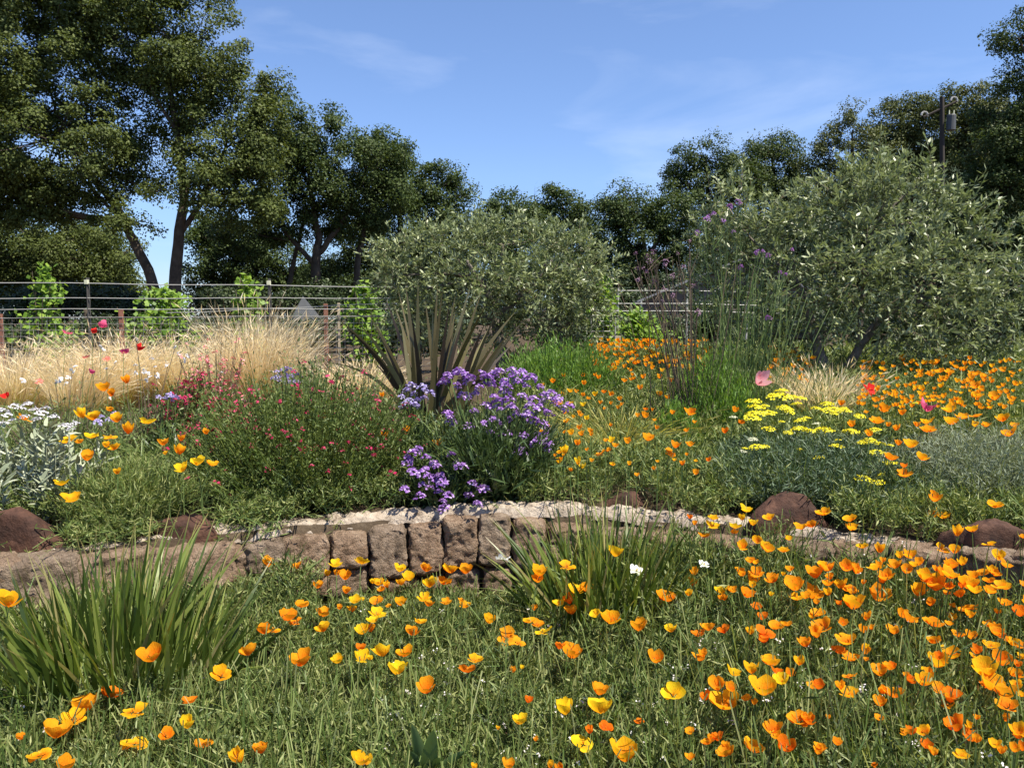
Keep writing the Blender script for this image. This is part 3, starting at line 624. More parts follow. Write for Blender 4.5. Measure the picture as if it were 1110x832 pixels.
def stone_wall():
    root = thing('stone_wall', 'low curved retaining wall of rough brown stone blocks', 'wall', (0, 4.45, 0))
    k = [0]
    def stone(u0, u1, v0, v1, mat=None, deep=.24, push=0., tilt=0.):
        uc = (u0 + u1) / 2
        x = 0.
        for _ in range(8): x = at(uc, (v0 + v1) / 2, float(wall_y(x)))[0]
        y = float(wall_y(x)) + push; z0, z1 = at(uc, v1, y)[2], at(uc, v0, y)[2]
        sl = -2 * (.15 if x < 0 else .185) * x
        wd = (u1 - u0) / F * y * math.sqrt(1 + sl * sl) * (1.0 if abs(sl) < .2 else .97)
        k[0] += 1
        hh = max(.1, z1 - z0)
        b = rough_block(wd * .99, deep, hh, k[0], .02, (max(6, int(wd / .010)), 8, max(6, int(hh / .010))))
        V = np.concatenate(b.v); a = math.atan(sl)
        ca, sa = math.cos(a), math.sin(a)
        V = V @ np.array([[1, 0, 0], [0, 1, 0], [0, 0, 1]])
        V[:, 1] += V[:, 2] * tilt
        V = np.stack([V[:, 0] * ca - V[:, 1] * sa, V[:, 0] * sa + V[:, 1] * ca, V[:, 2]], 1)
        c = np.array((x, y, (z0 + z1) / 2)) + np.array((-sa, ca, 0)) * deep / 2
        b.v = [V + c]
        b.obj('stone', M[mat or ('tuff' if k[0] % 3 else 'tuff_grey')], root, True)
    T = [(166, 254, 596, 640), (254, 268, 596, 636), (268, 309, 590, 623), (309, 358, 585, 650), (359, 399, 581, 617), (400, 441, 574, 629), (443, 480, 571, 622), (480, 518, 564, 616), (518, 553, 562, 614),
         (556, 592, 566, 618), (593, 640, 572, 622), (641, 700, 577, 626), (701, 760, 582, 630), (761, 828, 586, 634), (829, 900, 590, 640), (902, 968, 594, 644), (970, 1040, 598, 652), (1042, 1110, 602, 660), (1112, 1190, 606, 668),
         (82, 165, 602, 650), (10, 81, 607, 662), (-70, 9, 613, 672), (-150, -72, 620, 684), (1192, 1275, 610, 676), (1277, 1365, 615, 684), (-235, -152, 628, 696)]
    for t in T: stone(*t, deep=.17 + .06 * R.random(), push=R.normal() * .012, tilt=.06)
    Lw = [(176, 256, 642, 690), (257, 306, 626, 684), (307, 352, 653, 690), (353, 400, 619, 648), (401, 456, 631, 664), (457, 482, 626, 660), (483, 521, 620, 660), (523, 556, 617, 664), (558, 610, 622, 664), (612, 690, 626, 668), (692, 780, 632, 676), (782, 880, 638, 690), (882, 990, 646, 704), (992, 1110, 660, 722), (1112, 1200, 672, 740), (1202, 1290, 680, 750), (1292, 1370, 688, 760), (-160, -82, 688, 760),
          (95, 175, 653, 706), (10, 94, 664, 720), (-80, 9, 676, 740)]
    for t in Lw: stone(*t, deep=.24, push=.015 + R.normal() * .01, tilt=.03)
    for t in ((355, 402, 650, 680), (402, 482, 666, 690), (484, 556, 664, 690), (262, 308, 686, 706), (309, 354, 692, 706)): stone(*t, deep=.22, push=.02)
    # capping: an uneven pale crust of mortar over the back of the stones
    b = MB(); xs = np.linspace(-2.75, 2.95, 320); ds = np.linspace(.13, .27, 12)
    X = np.repeat(xs[:, None], len(ds), 1); sl = -2 * np.where(X < 0, .15, .185) * X * (np.abs(X) < 2.7); nn = np.sqrt(1 + sl * sl)
    edge = np.array([.03 * mnoise.noise((x * 4, 2.2, 0)) + .02 * mnoise.noise((x * 15, 4.2, 0)) for x in xs])[:, None]
    D = ds[None] + 1.0 * edge * np.linspace(1, .2, len(ds))[None]
    PX = X - sl / nn * D; PY = wall_y(X) + D / nn
    top = np.interp(xs, [-4, -2.3, -1.6, -1.1, -.8, -.45, -.18, .1, .5, 1.2, 2, 4], [.46, .475, .49, .495, .505, .525, .545, .54, .53, .515, .505, .5])[:, None]
    Z = top + .02 * np.sin(np.linspace(0, 2.6, len(ds)))[None] - .018
    for i in range(Z.shape[0]):
        for j in range(Z.shape[1]):
            p = Vector((PX[i, j] * 8, PY[i, j] * 8, 1.5))
            Z[i, j] += .020 * mnoise.noise(p) + .018 * mnoise.noise(p * 2.7) + .012 * mnoise.noise(p * 6)
    Z[:, -1] -= .10; Z[:, 0] -= .05
    q = [[i * len(ds) + j, (i + 1) * len(ds) + j, (i + 1) * len(ds) + j + 1, i * len(ds) + j + 1] for i in range(len(xs) - 1) for j in range(len(ds) - 1)]
    b.add(np.stack([PX, PY, Z], -1), q); b.obj('capping', M['cap'], root, True)
    # dark packed earth between the stones
    b = MB(); xs = np.linspace(-2.75, 2.95, 120); sl = -2 * np.where(xs < 0, .15, .185) * xs * (np.abs(xs) < 2.7); nn = np.sqrt(1 + sl * sl)
    PX = xs - sl / nn * .1; PY = wall_y(xs) + .1 / nn
    V = np.concatenate([np.stack([PX, PY, np.full_like(xs, -.1)], 1), np.stack([PX, PY, np.full_like(xs, .40)], 1)])
    b.add(V, [[i, i + 1, 121 + i, 120 + i] for i in range(119)]); b.obj('backfill', M['soil'], root)
stone_wall()

BOULDERS = []
def boulder(label, u, v, wpx, hpx, Y, seed, flat=.7, lean=0.):
    c = at(u, v, Y); rx, rz = wpx / 2 / ppm(Y), hpx / ppm(Y); BOULDERS.append((c[0], Y, rx))
    g = float(ground(c[0], max(Y, wall_y(c[0]) + .2))) - .04
    n, m = 72, 44; a = np.linspace(0, 2 * math.pi, n, endpoint=False); e = np.linspace(-.35, math.pi / 2, m)
    A, E = np.meshgrid(a, e)
    P = np.stack([np.cos(A) * np.cos(E), np.sin(A) * np.cos(E), np.sin(E)], -1)
    rr_ = np.random.default_rng(seed * 31); pn = nrm(np.concatenate([rr_.normal(size=(16, 3)), [[0, -1, .25], [.1, -.2, 1], [-.3, .1, 1]]])); pd = .74 + .26 * rr_.random(len(pn)); pd[-3:] = (.72, .9, .88)
    q_ = np.maximum(P @ pn.T, 1e-3) / pd; P = P / (np.power(q_, 14).sum(-1) ** (1 / 14))[..., None]
    for i in range(m):
        for j in range(n):
            q = Vector(P[i, j]) + Vector((seed * 5.3, 0, 0))
            P[i, j] *= 1 + .07 * mnoise.noise(q * 1.3) + .035 * mnoise.noise(q * 3.5) + .022 * mnoise.noise(q * 9)
    top = c[2] + rz / 2 - g
    V = P * np.array((rx, rx * flat, top)) + np.array((0, 0, 0)); V[..., 0] += V[..., 2] * lean
    b = MB(); q = [[i * n + j, i * n + (j + 1) % n, (i + 1) * n + (j + 1) % n, (i + 1) * n + j] for i in range(m - 1) for j in range(n)]
    b.add(V.reshape(-1, 3) + np.array((c[0], Y, g)), q)
    tag(b.obj('boulder', M['rock'], None, True, (c[0], Y, g)), label, 'rock', 'rusty boulders on the wall')
boulder('large sunlit rust brown boulder below the silver leaved plant', 20, 575, 96, 70, 4.0, 1, .6)
boulder('low sunlit brown boulder under the salvia bush', 204, 571, 76, 38, 4.28, 2, .6)
boulder('small domed dark boulder behind the blades of the white flowered iris', 680, 548, 58, 36, 4.72, 3, .5)
boulder('widest dark boulder below the yarrow', 852, 554, 104, 56, 4.34, 4, .45)
boulder('half hidden dark boulder under the misty grey shrub', 1075, 578, 88, 44, 3.78, 5, .5)

# ------------------------------------------------------------------ plants of the upper bed
def dome_stems(cx, cy, rx, ry, h, n, spread=.55, hv=.2, wild=.1, z0=None):
    """stems of a bush: base points, directions, lengths and bends filling a dome"""
    a = R.random(n) * 2 * math.pi; r = np.sqrt(R.random(n))
    tx, ty = np.cos(a) * r, np.sin(a) * r
    B = np.stack([cx + tx * rx * (1 - spread), cy + ty * ry * (1 - spread), np.zeros(n)], 1); B[:, 2] = ground(B[:, 0], B[:, 1]) if z0 is None else z0
    hh = h * (np.sqrt(np.clip(1 - (r * .88) ** 2, .05, 1))) * (1 - hv * R.random(n))
    T = np.stack([cx + tx * rx, cy + ty * ry, B[:, 2] + hh], 1) + R.normal(size=(n, 3)) * wild * np.array((rx, ry, h * .5))
    D = T - B; L = np.linalg.norm(D, axis=1)
    out = np.stack([tx, ty, -np.ones(n) * .15], 1) * .18
    D = nrm(D / L[:, None] - out)
    return B, D, L, out

def along(B, D, L, out, m, t0=.15, jit=.01):
    n = len(B); t = np.tile(np.linspace(t0, 1, m), n) + R.normal(size=n * m) * .03; i = np.repeat(np.arange(n), m)
    P = B[i] + D[i] * (L[i] * t)[:, None] + out[i] * (L[i] * t * t)[:, None]
    return P + R.normal(size=P.shape) * jit, nrm(D[i] + out[i] * 2 * t[:, None]), t, i

def leafy(mb, st, m, L, W, side=.8, t0=.15, mat=0, up=.35, sm=None, sw=.005, jit=.012):
    B, D, Ls, out = st
    P, T, t, i = along(B, D, Ls, out, m, t0, jit); n = len(P)
    Dl = nrm(T * .6 + R.normal(size=(n, 3)) * side + np.array((0, 0, up)))
    N = nrm(np.array((.15, -.1, .7)) + R.normal(size=(n, 3)) * .65)
    mb.leaves(P, Dl, N, L * (.55 + .9 * R.random(n)), W * (.6 + .8 * R.random(n)), mat)
    if sm is not None: mb.blades(B, D, Ls, sw, out, 4, sm, taper=0)
    return P, T

def floret_head(n, w_, h_, size, mat, seed, cup=0.):
    """a flower head seen as many small florets over a low dome, centred on the origin"""
    rr = np.random.default_rng(seed); b = MB()
    a = rr.random(n) * 6.283; r = np.sqrt(rr.random(n)); P = np.stack([np.cos(a) * r * w_ / 2, np.sin(a) * r * w_ / 2, h_ * (1 - r * r) + rr.normal(size=n) * h_ * .15], 1)
    N = nrm(np.stack([np.cos(a) * r * .5, np.sin(a) * r * .5, np.ones(n)], 1) + rr.normal(size=(n, 3)) * .35)
    D = nrm(np.cross(N, nrm(rr.normal(size=(n, 3)))))
    b.leaves(P - D * size / 2, D, N, size, size * .9)
    return b

def head_child(name, me, root, p, rz=None, s=1., tilt=.2):
    return child(name, me, root, np.asarray(p) - np.array(root.location), (R.normal() * tilt, R.normal() * tilt, R.random() * 6.3 if rz is None else rz), (s, s, s))

# --- salvia bushes
def bush(name, label, cat, u, v, Y, wpx, top_v, dep, n, m, L, W, leaf, stemmat=None, group=None, spread=.5, up=.35, side=.8, t0=.12, hv=.3, wild=.12):
    c = at(u, v, Y); rx = wpx / 2 / ppm(Y); g = float(ground(c[0], Y)); h = at(u, top_v, Y)[2] - g
    root = thing(name, label, cat, (c[0], Y, g), group)
    st = dome_stems(c[0], Y, rx, dep, h, n, spread, hv, wild)
    b = MB(); leafy(b, st, m, L, W, side, t0, 0, up, 1 if stemmat else None)
    b.obj('foliage', [M[leaf]] + ([M[stemmat]] if stemmat else []), root)
    return root, st, h

def dots(root, name, st, n, size, k, mat, t0=.8, per=6):
    """small blossoms at the ends of the stems, each one a part"""
    me = [floret_head(per, size, size * .5, size * .55, mat, s).mesh(name, M[mat]) for s in range(4)]
    B, D, L, out = st
    pick = R.choice(len(B), min(n, len(B)), False)
    if n > 98:
        far_ = MB()
        for i in pick[98:]:
            t = t0 + (1.02 - t0) * R.random(); P = B[i] + D[i] * L[i] * t + out[i] * L[i] * t * t; q = floret_head(per, size, size * .5, size * .55, mat, int(R.integers(99)))
            far_.add(q.v[0] * (.7 + .5 * R.random()) + P, q.f[0])
        far_.obj(name, M[mat], root)['kind'] = 'stuff'
    for i in pick[:98]:
        t = t0 + (1.02 - t0) * R.random(); P = B[i] + D[i] * L[i] * t + out[i] * L[i] * t * t
        head_child(name, me[R.integers(4)], root, P, s=.7 + .6 * R.random(), tilt=.5)

r_, st, h = bush('salvia_bush', 'broad fine leaved salvia bush dotted with crimson above the brown boulder', 'bush', 330, 520, 5.05, 250, 396, .62, 1500, 42, .028, .0078, 'salvia', 'salvia', None, .35, hv=.5, wild=.17)
dots(r_, 'blossom', st, 300, .040, 4, 'redf', .72)
r_, st, h = bush('salvia_bush', 'magenta flowered sage standing before the straw coloured grass', 'bush', 215, 470, 5.9, 96, 400, .4, 420, 22, .034, .010, 'salvia', 'salvia', None, .4)
dots(r_, 'blossom', st, 190, .048, 4, 'redf', .82, 9)
r_, st, h = bush('salvia_bush', 'small red flowered sage below the drooping flax leaf', 'bush', 392, 460, 6.2, 76, 398, .35, 260, 22, .034, .009, 'salvia_light', 'twig', None, .4)
dots(r_, 'blossom', st, 26, .034, 4, 'redf', .9, 7)
r_, st, h = bush('penstemon', 'coral flowered plant with thin upright spikes in front of feather grass', 'plant', 236, 420, 6.9, 90, 336, .3, 60, 12, .03, .008, 'salvia_light', 'twig', None, .5)
for _k in range(2): dots(r_, 'blossom', st, 48, .042, 4, 'coral', .5, 8)
r_, st, h = bush('green_shrub', 'leafy green shrub of upright stems just behind the salvia', 'bush', 330, 440, 6.4, 70, 378, .3, 160, 22, .045, .014, 'salvia_light', 'stem', None, .5)
r_, st, h = bush('feathery_plant', 'pale green feathery plant beside the silver leaved plant', 'plant', 140, 555, 4.5, 150, 496, .42, 800, 30, .045, .0045, 'fern_up', 'stem', None, .5, .5)
# --- gaura: wisps with white and blush flowers
def gaura(label, u, v, Y, pts):
    c = at(u, v, Y); g = float(ground(c[0], Y)); root = thing('gaura', label, 'plant', (c[0], Y, g), 'wispy gauras before the feather grass')
    f = MB(); st = dome_stems(c[0], Y, .44, .3, .62, 300, .5, .5, .2); leafy(f, st, 14, .04, .009, mat=0, sm=1, sw=.004); me = [floret_head(7, .05, .02, .028, 'whitef', 40 + s).mesh('blossom', M['whitef']) for s in range(3)]
    for pu, pv in pts:
        P = at(pu, pv, Y + R.normal() * .12); b = np.array((c[0] + R.normal() * .08, Y + R.normal() * .06, g))
        f.blades(b[None], (P - b)[None], np.linalg.norm(P - b), .004, np.zeros((1, 3)), 3, 1, taper=0)
        head_child('blossom', me[R.integers(3)], root, P, s=.5 + .4 * R.random(), tilt=.8)
    f.obj('foliage', [M['salvia_light'], M['twig']], root)
gaura('wispy gaura with a loose column of white flowers', 165, 470, 5.6, [(194, 383), (198, 390), (190, 376), (160, 405), (158, 412), (163, 408), (147, 396), (164, 390), (168, 398), (147, 368), (155, 402), (170, 407), (148, 405), (182, 396), (202, 386), (240, 404)])
gaura('wispy gaura with a few scattered blush flowers', 70, 470, 5.6, [(82, 398), (67, 411), (72, 416), (108, 376), (113, 378), (24, 413), (60, 414), (75, 410), (78, 402), (116, 400), (126, 393), (120, 432)])
# --- red, pink and magenta poppies
def petals(openness, seed, n_pet=4, wav=.05, full=0):
    """unit flower of diameter 1: cup of broad petals, its base at the origin"""
    rr = np.random.default_rng(seed); b = MB(); nu, nv = 7, 6
    for k in range(n_pet):
        a0 = k * 2 * math.pi / n_pet + rr.normal() * .1; wdt = (2 * math.pi / n_pet) * .62; op = min(1.05, openness * (1 + rr.normal() * .24)); sc_ = 1 + rr.normal() * .09
        s, t = np.meshgrid(np.linspace(-1, 1, nu + 1), np.linspace(0, 1, nv + 1))
        rim = 1 - .16 * s ** 2 - .10 * np.abs(s) ** 6 + .045 * np.sin(s * 7 + seed + k) * t + .02 * np.sin(s * 17 + seed * 2 + k) * t
        tt = t * rim * sc_
        ang = a0 + s * wdt * np.minimum(1, .25 + 1.1 * t ** .6)
        e = (math.pi / 2) * (1 - op)                            # elevation of the outer petal
        rad = .5 * (.10 + .90 * (tt ** .85) * math.cos(e) + .22 * np.sin(np.pi * np.clip(tt, 0, 1) * .75) * math.sin(e))
        z = .5 * (1.12 * tt * math.sin(e) + .18 * tt * tt + .03)
        rad = rad + (.012 * (k % 2)); z = z + wav * np.sin(s * 3.1 + k * 2 + seed) * t * t * .8 + .012 * np.sin(s * 13 + k) * t
        V = np.stack([np.cos(ang) * rad, np.sin(ang) * rad, z], -1).reshape(-1, 3)
        q = [[i * (nu + 1) + j, i * (nu + 1) + j + 1, (i + 1) * (nu + 1) + j + 1, (i + 1) * (nu + 1) + j] for i in range(nv) for j in range(nu)]
        b.add(V, q, 0, t.ravel())
    n = 16; a = rr.random(n) * 6.28; D = np.stack([np.cos(a) * .3, np.sin(a) * .3, np.ones(n)], 1)
    b.leaves(np.tile([0, 0, .03], (n, 1)), D, rnd_dir(n), .22 * (.7 + .5 * rr.random(n)), .03, 1)
    return b

def stem_mesh(seed):
    rr = np.random.default_rng(900 + seed); t = np.linspace(0, 1, 7)[:, None]
    bx, by = rr.normal(size=2) * .05
    P = np.hstack([bx * np.sin(t * math.pi), by * np.sin(t * math.pi), t]); b = MB(); b.tube(P, np.linspace(.0030, .0019, 7), 5, cap=False)
    return b.mesh('stem', M['stem'])
STEM = [stem_mesh(i) for i in range(5)]
OPEN = [.30, .46, .56, .66, .82, .5, .62, .74, .42, .9]
def flower_set(mat): return [petals(o, 11 * i + 3).mesh('blossom', [M[mat], M['stamen']], smooth=True) for i, o in enumerate(OPEN)]
PM = {c: flower_set('p_' + c) for c in 'ygod'}

def poppy(label, P, dia, meshes, form, group, name='poppy', cat='flower', base=None, yaw=None, tilt=None):
    P = np.asarray(P, float); bx, by = P[0] + R.normal() * .02, P[1] + R.normal() * .02 + .02
    g = float(ground(bx, by)) if base is None else base
    root = thing(name, label, cat, (bx, by, g), group)
    tx, ty = (R.normal() * .16, R.normal() * .16) if tilt is None else tilt
    me = meshes[form]
    h = dia * .25
    Pb = P - np.array((0, 0, h))
    child('blossom', me, root, Pb - np.array((bx, by, g)), (tx, ty, R.random() * 6.28 if yaw is None else yaw), (dia, dia, dia * (.9 + .25 * R.random())))
    d = Vector(Pb - np.array((bx, by, g))); L = d.length
    q = Vector((0, 0, 1)).rotation_difference(d.normalized()).to_euler()
    child('stem', STEM[R.integers(5)], root, (0, 0, 0), q, (1, 1, L))
    return root
GP = 'large red and pink poppies'
RM = {k: [petals(o, 77 + i, 5, .09).mesh('blossom', [M['p_' + k], M['stamen']], smooth=True) for i, o in enumerate((.45, .7, .85))] for k in ('red', 'pink', 'mag', 'salmon')}
for (u, v, wpx, k, Y, lab) in ((73, 359, 11, 'mag', 7.2, 'pink poppy over the straw grass below the first vine'), (100, 359, 8, 'red', 7.0, 'bright red poppy hanging beside a pink one over straw grass'), (110, 352, 12, 'mag', 7.3, 'pinkish red poppy, the highest over the straw grass'),
                               (134, 380, 10, 'mag', 6.5, 'rosy poppy just beside a scarlet one amid white gaura'), (149, 377, 10, 'red', 6.4, 'scarlet poppy amid the white gaura'), (100, 403, 8, 'mag', 6.2, 'small rosy poppy low above the golden poppies'),
                               (115, 388, 8, 'salmon', 6.5, 'salmon poppy below the rosy one in straw grass'), (93, 386, 8, 'salmon', 6.6, 'small salmon poppy in the middle of straw grass'), (42, 413, 9, 'salmon', 6.2, 'faded red poppy above the silver leaved plant'),
                               (8, 428, 10, 'red', 6.0, 'red poppy at the picture edge above the silver leaved plant'), (820, 411, 21, 'pink', 5.9, 'pale pink ruffled poppy between bright green stems and yarrow'),
                               (940, 419, 16, 'red', 5.9, 'crimson poppy beside the trunk of the larger olive'), (1005, 441, 20, 'mag', 5.2, 'magenta pink poppy amid the orange drift beyond the yarrow')):
    poppy(lab, at(u, v, Y), wpx / ppm(Y), RM[k], R.integers(3), GP, 'garden_poppy', tilt=(.25 * R.normal() + .3, .3 * R.normal()))

# --- statice
HEADP = [floret_head(46, .062, .024, .017, 'purple', 100 + i).mesh('flower_head', M['purple']) for i in range(5)]
HEADL = [floret_head(40, .052, .022, .015, 'lilac', 110 + i).mesh('flower_head', M['lilac']) for i in range(3)]
def statice(label, u, v, Y, wpx, top_v, dep, heads, meshes, n=380, dy=.0, span=(400, 555), yr=(.10, -.40), scale=1.):
    c = at(u, v, Y); g = float(ground(c[0], Y)); rx = wpx / 2 / ppm(Y); h = at(u, top_v, Y)[2] - g
    root = thing('statice_plant', label, 'plant', (c[0], Y, g), 'statice plants')
    b = MB(); st = dome_stems(c[0], Y, rx * .95, dep, h * .78, n, .72, .25, .08); leafy(b, st, 12, .07, .011, .5, .1, 0, .4, 1, .005)
    st2 = dome_stems(c[0], Y, rx * .85, dep, h * .5, n // 2, .6); leafy(b, st2, 12, .1, .02, .5, .2, 0, .5)
    for pu, pv in heads:
        t = (pv - span[0]) / (span[1] - span[0]); P = at(pu, pv, Y + yr[0] + (yr[1] - yr[0]) * t + R.normal() * .04)
        q = np.array((c[0] + (P[0] - c[0]) * .3, Y + R.normal() * .08, g)); o = np.array((0, 0, -.08))
        b.blades(q[None], (P - q - o)[None] / 1, np.linalg.norm(P - q), .006, np.zeros((1, 3)), 4, 1, taper=0)
        head_child('flower_head', meshes[R.integers(len(meshes))], root, P, s=1.28 * scale * (.75 + .5 * R.random()), tilt=.3)
    b.obj('foliage', [M['statice'], M['stem']], root)
H1 = [(497, 405), (503, 407), (522, 406), (528, 412), (535, 406), (541, 404), (555, 403), (566, 405), (576, 410), (547, 414), (560, 414), (485, 408), (520, 420), (570, 420), (585, 420), (597, 427), (503, 431), (535, 431), (547, 427), (566, 430),
      (578, 433), (589, 437), (601, 439), (616, 442), (514, 447), (528, 441), (543, 445), (555, 443), (560, 451), (572, 449), (585, 445), (595, 449), (489, 458), (485, 451), (508, 462), (524, 460), (545, 462), (549, 472), (535, 456), (568, 472),
      (582, 472), (591, 472), (593, 481), (591, 485), (564, 485), (564, 493), (578, 456), (531, 470), (509, 412), (516, 428), (552, 435), (590, 430), (604, 433), (575, 441), (548, 420), (532, 418), (481, 415), (495, 418), (581, 480), (557, 408), (570, 412), (588, 462), (553, 455), (540, 437)]
H2 = [(443, 499), (441, 503), (453, 487), (447, 512), (457, 514), (464, 516), (474, 506), (478, 516), (470, 503), (439, 531), (455, 539), (466, 530), (480, 524), (458, 526), (489, 493), (495, 501), (512, 524), (524, 531), (508, 537), (518, 547), (480, 545), (481, 551), (476, 534), (486, 538), (449, 492), (461, 509), (500, 507), (471, 520), (462, 497)]
H3 = [(441, 424), (449, 428), (443, 435), (453, 437), (435, 431), (457, 421), (438, 440), (449, 441), (460, 432), (446, 419), (466, 427)]
statice('big dome of purple statice in front of the flax', 535, 530, 5.05, 178, 404, .42, H1, HEADP, 460)
statice('low purple statice spilling onto the wall', 480, 540, 4.85, 90, 490, .2, H2, HEADP, 150, span=(485, 555), yr=(-.08, -.30), scale=.85)
statice('pale lilac statice tucked between salvia and purple statice', 450, 500, 5.35, 50, 420, .2, H3, HEADL, 110, span=(418, 445), yr=(.1, -.1))
statice('small dusky statice far back beside the feather grass', 310, 440, 6.5, 44, 402, .2, [(300, 404), (306, 402), (312, 401), (318, 404), (322, 408), (309, 407), (315, 410), (302, 410), (324, 414), (298, 412), (305, 415), (312, 415), (319, 416)], HEADL, 90, span=(400, 418), yr=(.1, -.1))
statice('little faded lilac statice low among the golden poppies', 180, 470, 5.4, 40, 432, .15, [(172, 431), (178, 433), (184, 430), (190, 433), (110, 452), (118, 456), (106, 458), (124, 449)], HEADL, 60, span=(428, 460), yr=(.1, -.1), scale=.8)

# --- flax
def flax():
    Y = 6.6; c = at(468, 420, Y); g = float(ground(c[0], Y)); root = thing('flax_plant', 'sword leaved flax with bronze striped blades rising behind the statice', 'plant', (c[0], Y, g))
    b = np.array((c[0], Y, g - .05))
    #        tip u, v, width m, bend (x,z), material
    tips = [(444, 308, .05, 0), (456, 303, .055, 1), (480, 312, .04, 0), (507, 310, .052, 1), (517, 318, .05, 0), (424, 322, .045, 2), (433, 330, .045, 0), (470, 335, .05, 1), (492, 336, .05, 0), (500, 345, .045, 2), (530, 345, .05, 1), (550, 338, .055, 0),
            (556, 352, .06, 2), (545, 360, .05, 0), (463, 325, .045, 0), (450, 342, .05, 2), (415, 348, .05, 1), (487, 325, .04, 2), (535, 332, .04, 0), (520, 352, .06, 2), (440, 352, .05, 1), (475, 350, .05, 0), (510, 362, .05, 1)]
    tips += [(475, 306, .04, 0), (437, 315, .04, 0), (525, 325, .045, 0), (560, 345, .045, 0), (408, 340, .045, 0), (492, 320, .045, 0), (548, 372, .05, 2), (535, 365, .05, 0), (420, 366, .045, 2), (450, 366, .05, 0), (490, 360, .05, 2), (430, 338, .035, 2), (448, 330, .035, 1), (466, 345, .03, 2), (484, 345, .035, 1), (523, 340, .035, 2), (540, 348, .035, 1), (405, 360, .035, 0), (455, 350, .03, 0), (498, 330, .03, 1), (513, 335, .03, 0)]
    tips = tips[:-10]
    for i, (u, v, wd, m) in enumerate(tips):
        u = 480 + (u - 480) * 1.12
        wd *= 1.0
        P = at(u, v, Y + R.normal() * .22); s = b + np.array((R.normal() * .07 + (u - 480) / 900, R.normal() * .07, 0)); d = P - s
        bend = np.array((d[0] * .35, d[1] * .3, -abs(d[0]) * .22)); D = d - bend
        L = np.linalg.norm(D); S = nrm(np.array((1, R.normal() * .35, .25 * R.normal())))
        S = nrm(S - nrm(D) * (S @ nrm(D)))
        mb = MB(); segs = 9
        for kx, (o0, o1, mt) in enumerate(((-.5, .5, m), (-.5, -.36, 1), (.36, .5, 1))):
            V = []
            for k in range(segs + 1):
                t = k / segs; cc = s + D * t + bend * t * t; pr = (.55 + .45 * min(1, t * 4)) * max(.02, 1 - t ** 3.2); n_ = nrm(np.cross(S, D))
                off = n_ * (.0022 if kx else 0.)
                V += [cc + S * wd * o0 * pr - off, cc + S * wd * o1 * pr - off]
            if kx == 0 or m != 2: mb.add(V, [[2 * k, 2 * k + 1, 2 * k + 3, 2 * k + 2] for k in range(segs)], mt)
        mb.obj('blade', [M['flax'], M['flax_edge'], M['flax_old']], root)
    for (u, v, m, drop) in ((362, 343, 0, .55), (372, 352, 2, .5), (385, 346, 1, .5), (398, 372, 0, .45), (345, 392, 1, .9), (560, 398, 2, .6), (405, 392, 2, .5)):
        P = at(u, v, Y - .25 + R.normal() * .1); s = b + np.array((-.08, -.05, 0)); d = P - s; bend = np.array((d[0] * .55, d[1] * .5, -drop * abs(d[0]))); D = d - bend; S = nrm(np.cross(D, np.array((0., 1, .4))))
        mb = MB(); V = []
        for k in range(12):
            t = k / 11; cc = s + D * t + bend * t * t; pr = .5 * (.5 + .5 * min(1, t * 3)) * max(.02, 1 - t ** 3) * .05
            V += [cc + S * pr, cc - S * pr]
        mb.add(V, [[2 * k, 2 * k + 1, 2 * k + 3, 2 * k + 2] for k in range(11)], m); mb.obj('blade', [M['flax'], M['flax_edge'], M['flax_old']], root)
flax()

# --- feather grass
def feather(label, u, v, Y, wpx, top_v, n=1100, lean=(0, 0), droop=1.5, green=False):
    c = at(u, v, Y); g = float(ground(c[0], Y)); root = thing('feather_grass', label, 'grass tuft', (c[0], Y, g), 'feather grass tufts')
    h = (at(u, top_v, Y)[2] - g); wd = wpx / 2 / ppm(Y); b = MB()
    n = int(n * 1.5)
    for k, (nn, hh, mt) in enumerate(((n, 1.0, 0), (n // 2, .62, 1))):
        a = R.random(nn) * 6.283; r = np.sqrt(R.random(nn)); o = np.stack([np.cos(a) * r, np.sin(a) * r, np.zeros(nn)], 1)
        B = np.array((c[0], Y, g)) + o * np.array((wd * .32, wd * .32, 0)); H = h * hh * (.72 + .34 * R.random(nn))
        D = nrm(np.array((0, 0, 1.0)) + o * np.array((wd / h, wd / h, 0)) * .8 + np.array((lean[0], lean[1], 0)) + R.normal(size=(nn, 3)) * .07)
        B2 = o * (wd / h) * .75 + np.array((lean[0] * .8, lean[1], 0)) + np.array((0, 0, -.20)) * droop + R.normal(size=(nn, 3)) * .08
        b.blades(B, D, H * 1.14, (.0047 if mt == 0 else .006), B2, 6, mt)
        if mt == 0:
            ii = R.choice(nn, nn // 2, False); t = .72 + .3 * R.random(len(ii)); P = B[ii] + D[ii] * (H[ii] * 1.14 * t)[:, None] + B2[ii] * (H[ii] * 1.14 * t * t)[:, None]
            b.leaves(P, D[ii] + B2[ii] * 2 + R.normal(size=(len(ii), 3)) * .25, rnd_dir(len(ii)), .11, .008, 0)
    b.obj('foliage', [M['straw_green'], M['grass']] if green else [M['straw'], M['straw_green']], root)
feather('straw coloured feather grass tuft at the picture edge by the rusty post', 12, 410, 7.6, 108, 352, 1100, (-.05, 0))
feather('feather grass tuft below the first vine', 78, 415, 7.3, 66, 368, 650, (.12, 0))
feather('wide blond feather grass tuft under the red poppies', 128, 410, 7.9, 92, 346, 1100, (.04, 0))
feather('blond feather grass behind the magenta sage', 190, 405, 8.1, 84, 350, 1000, (.0, 0))
feather('tallest feather grass tuft, green at its base, beside the coral spikes', 275, 410, 7.4, 78, 340, 1300, (.05, 0), .8)
feather('low feather grass tuft behind the drooping flax leaf', 395, 420, 8.0, 70, 378, 700)
feather('green and straw grass tuft at the trunk of the larger olive', 893, 440, 6.6, 70, 394, 420, (0, 0), .9)
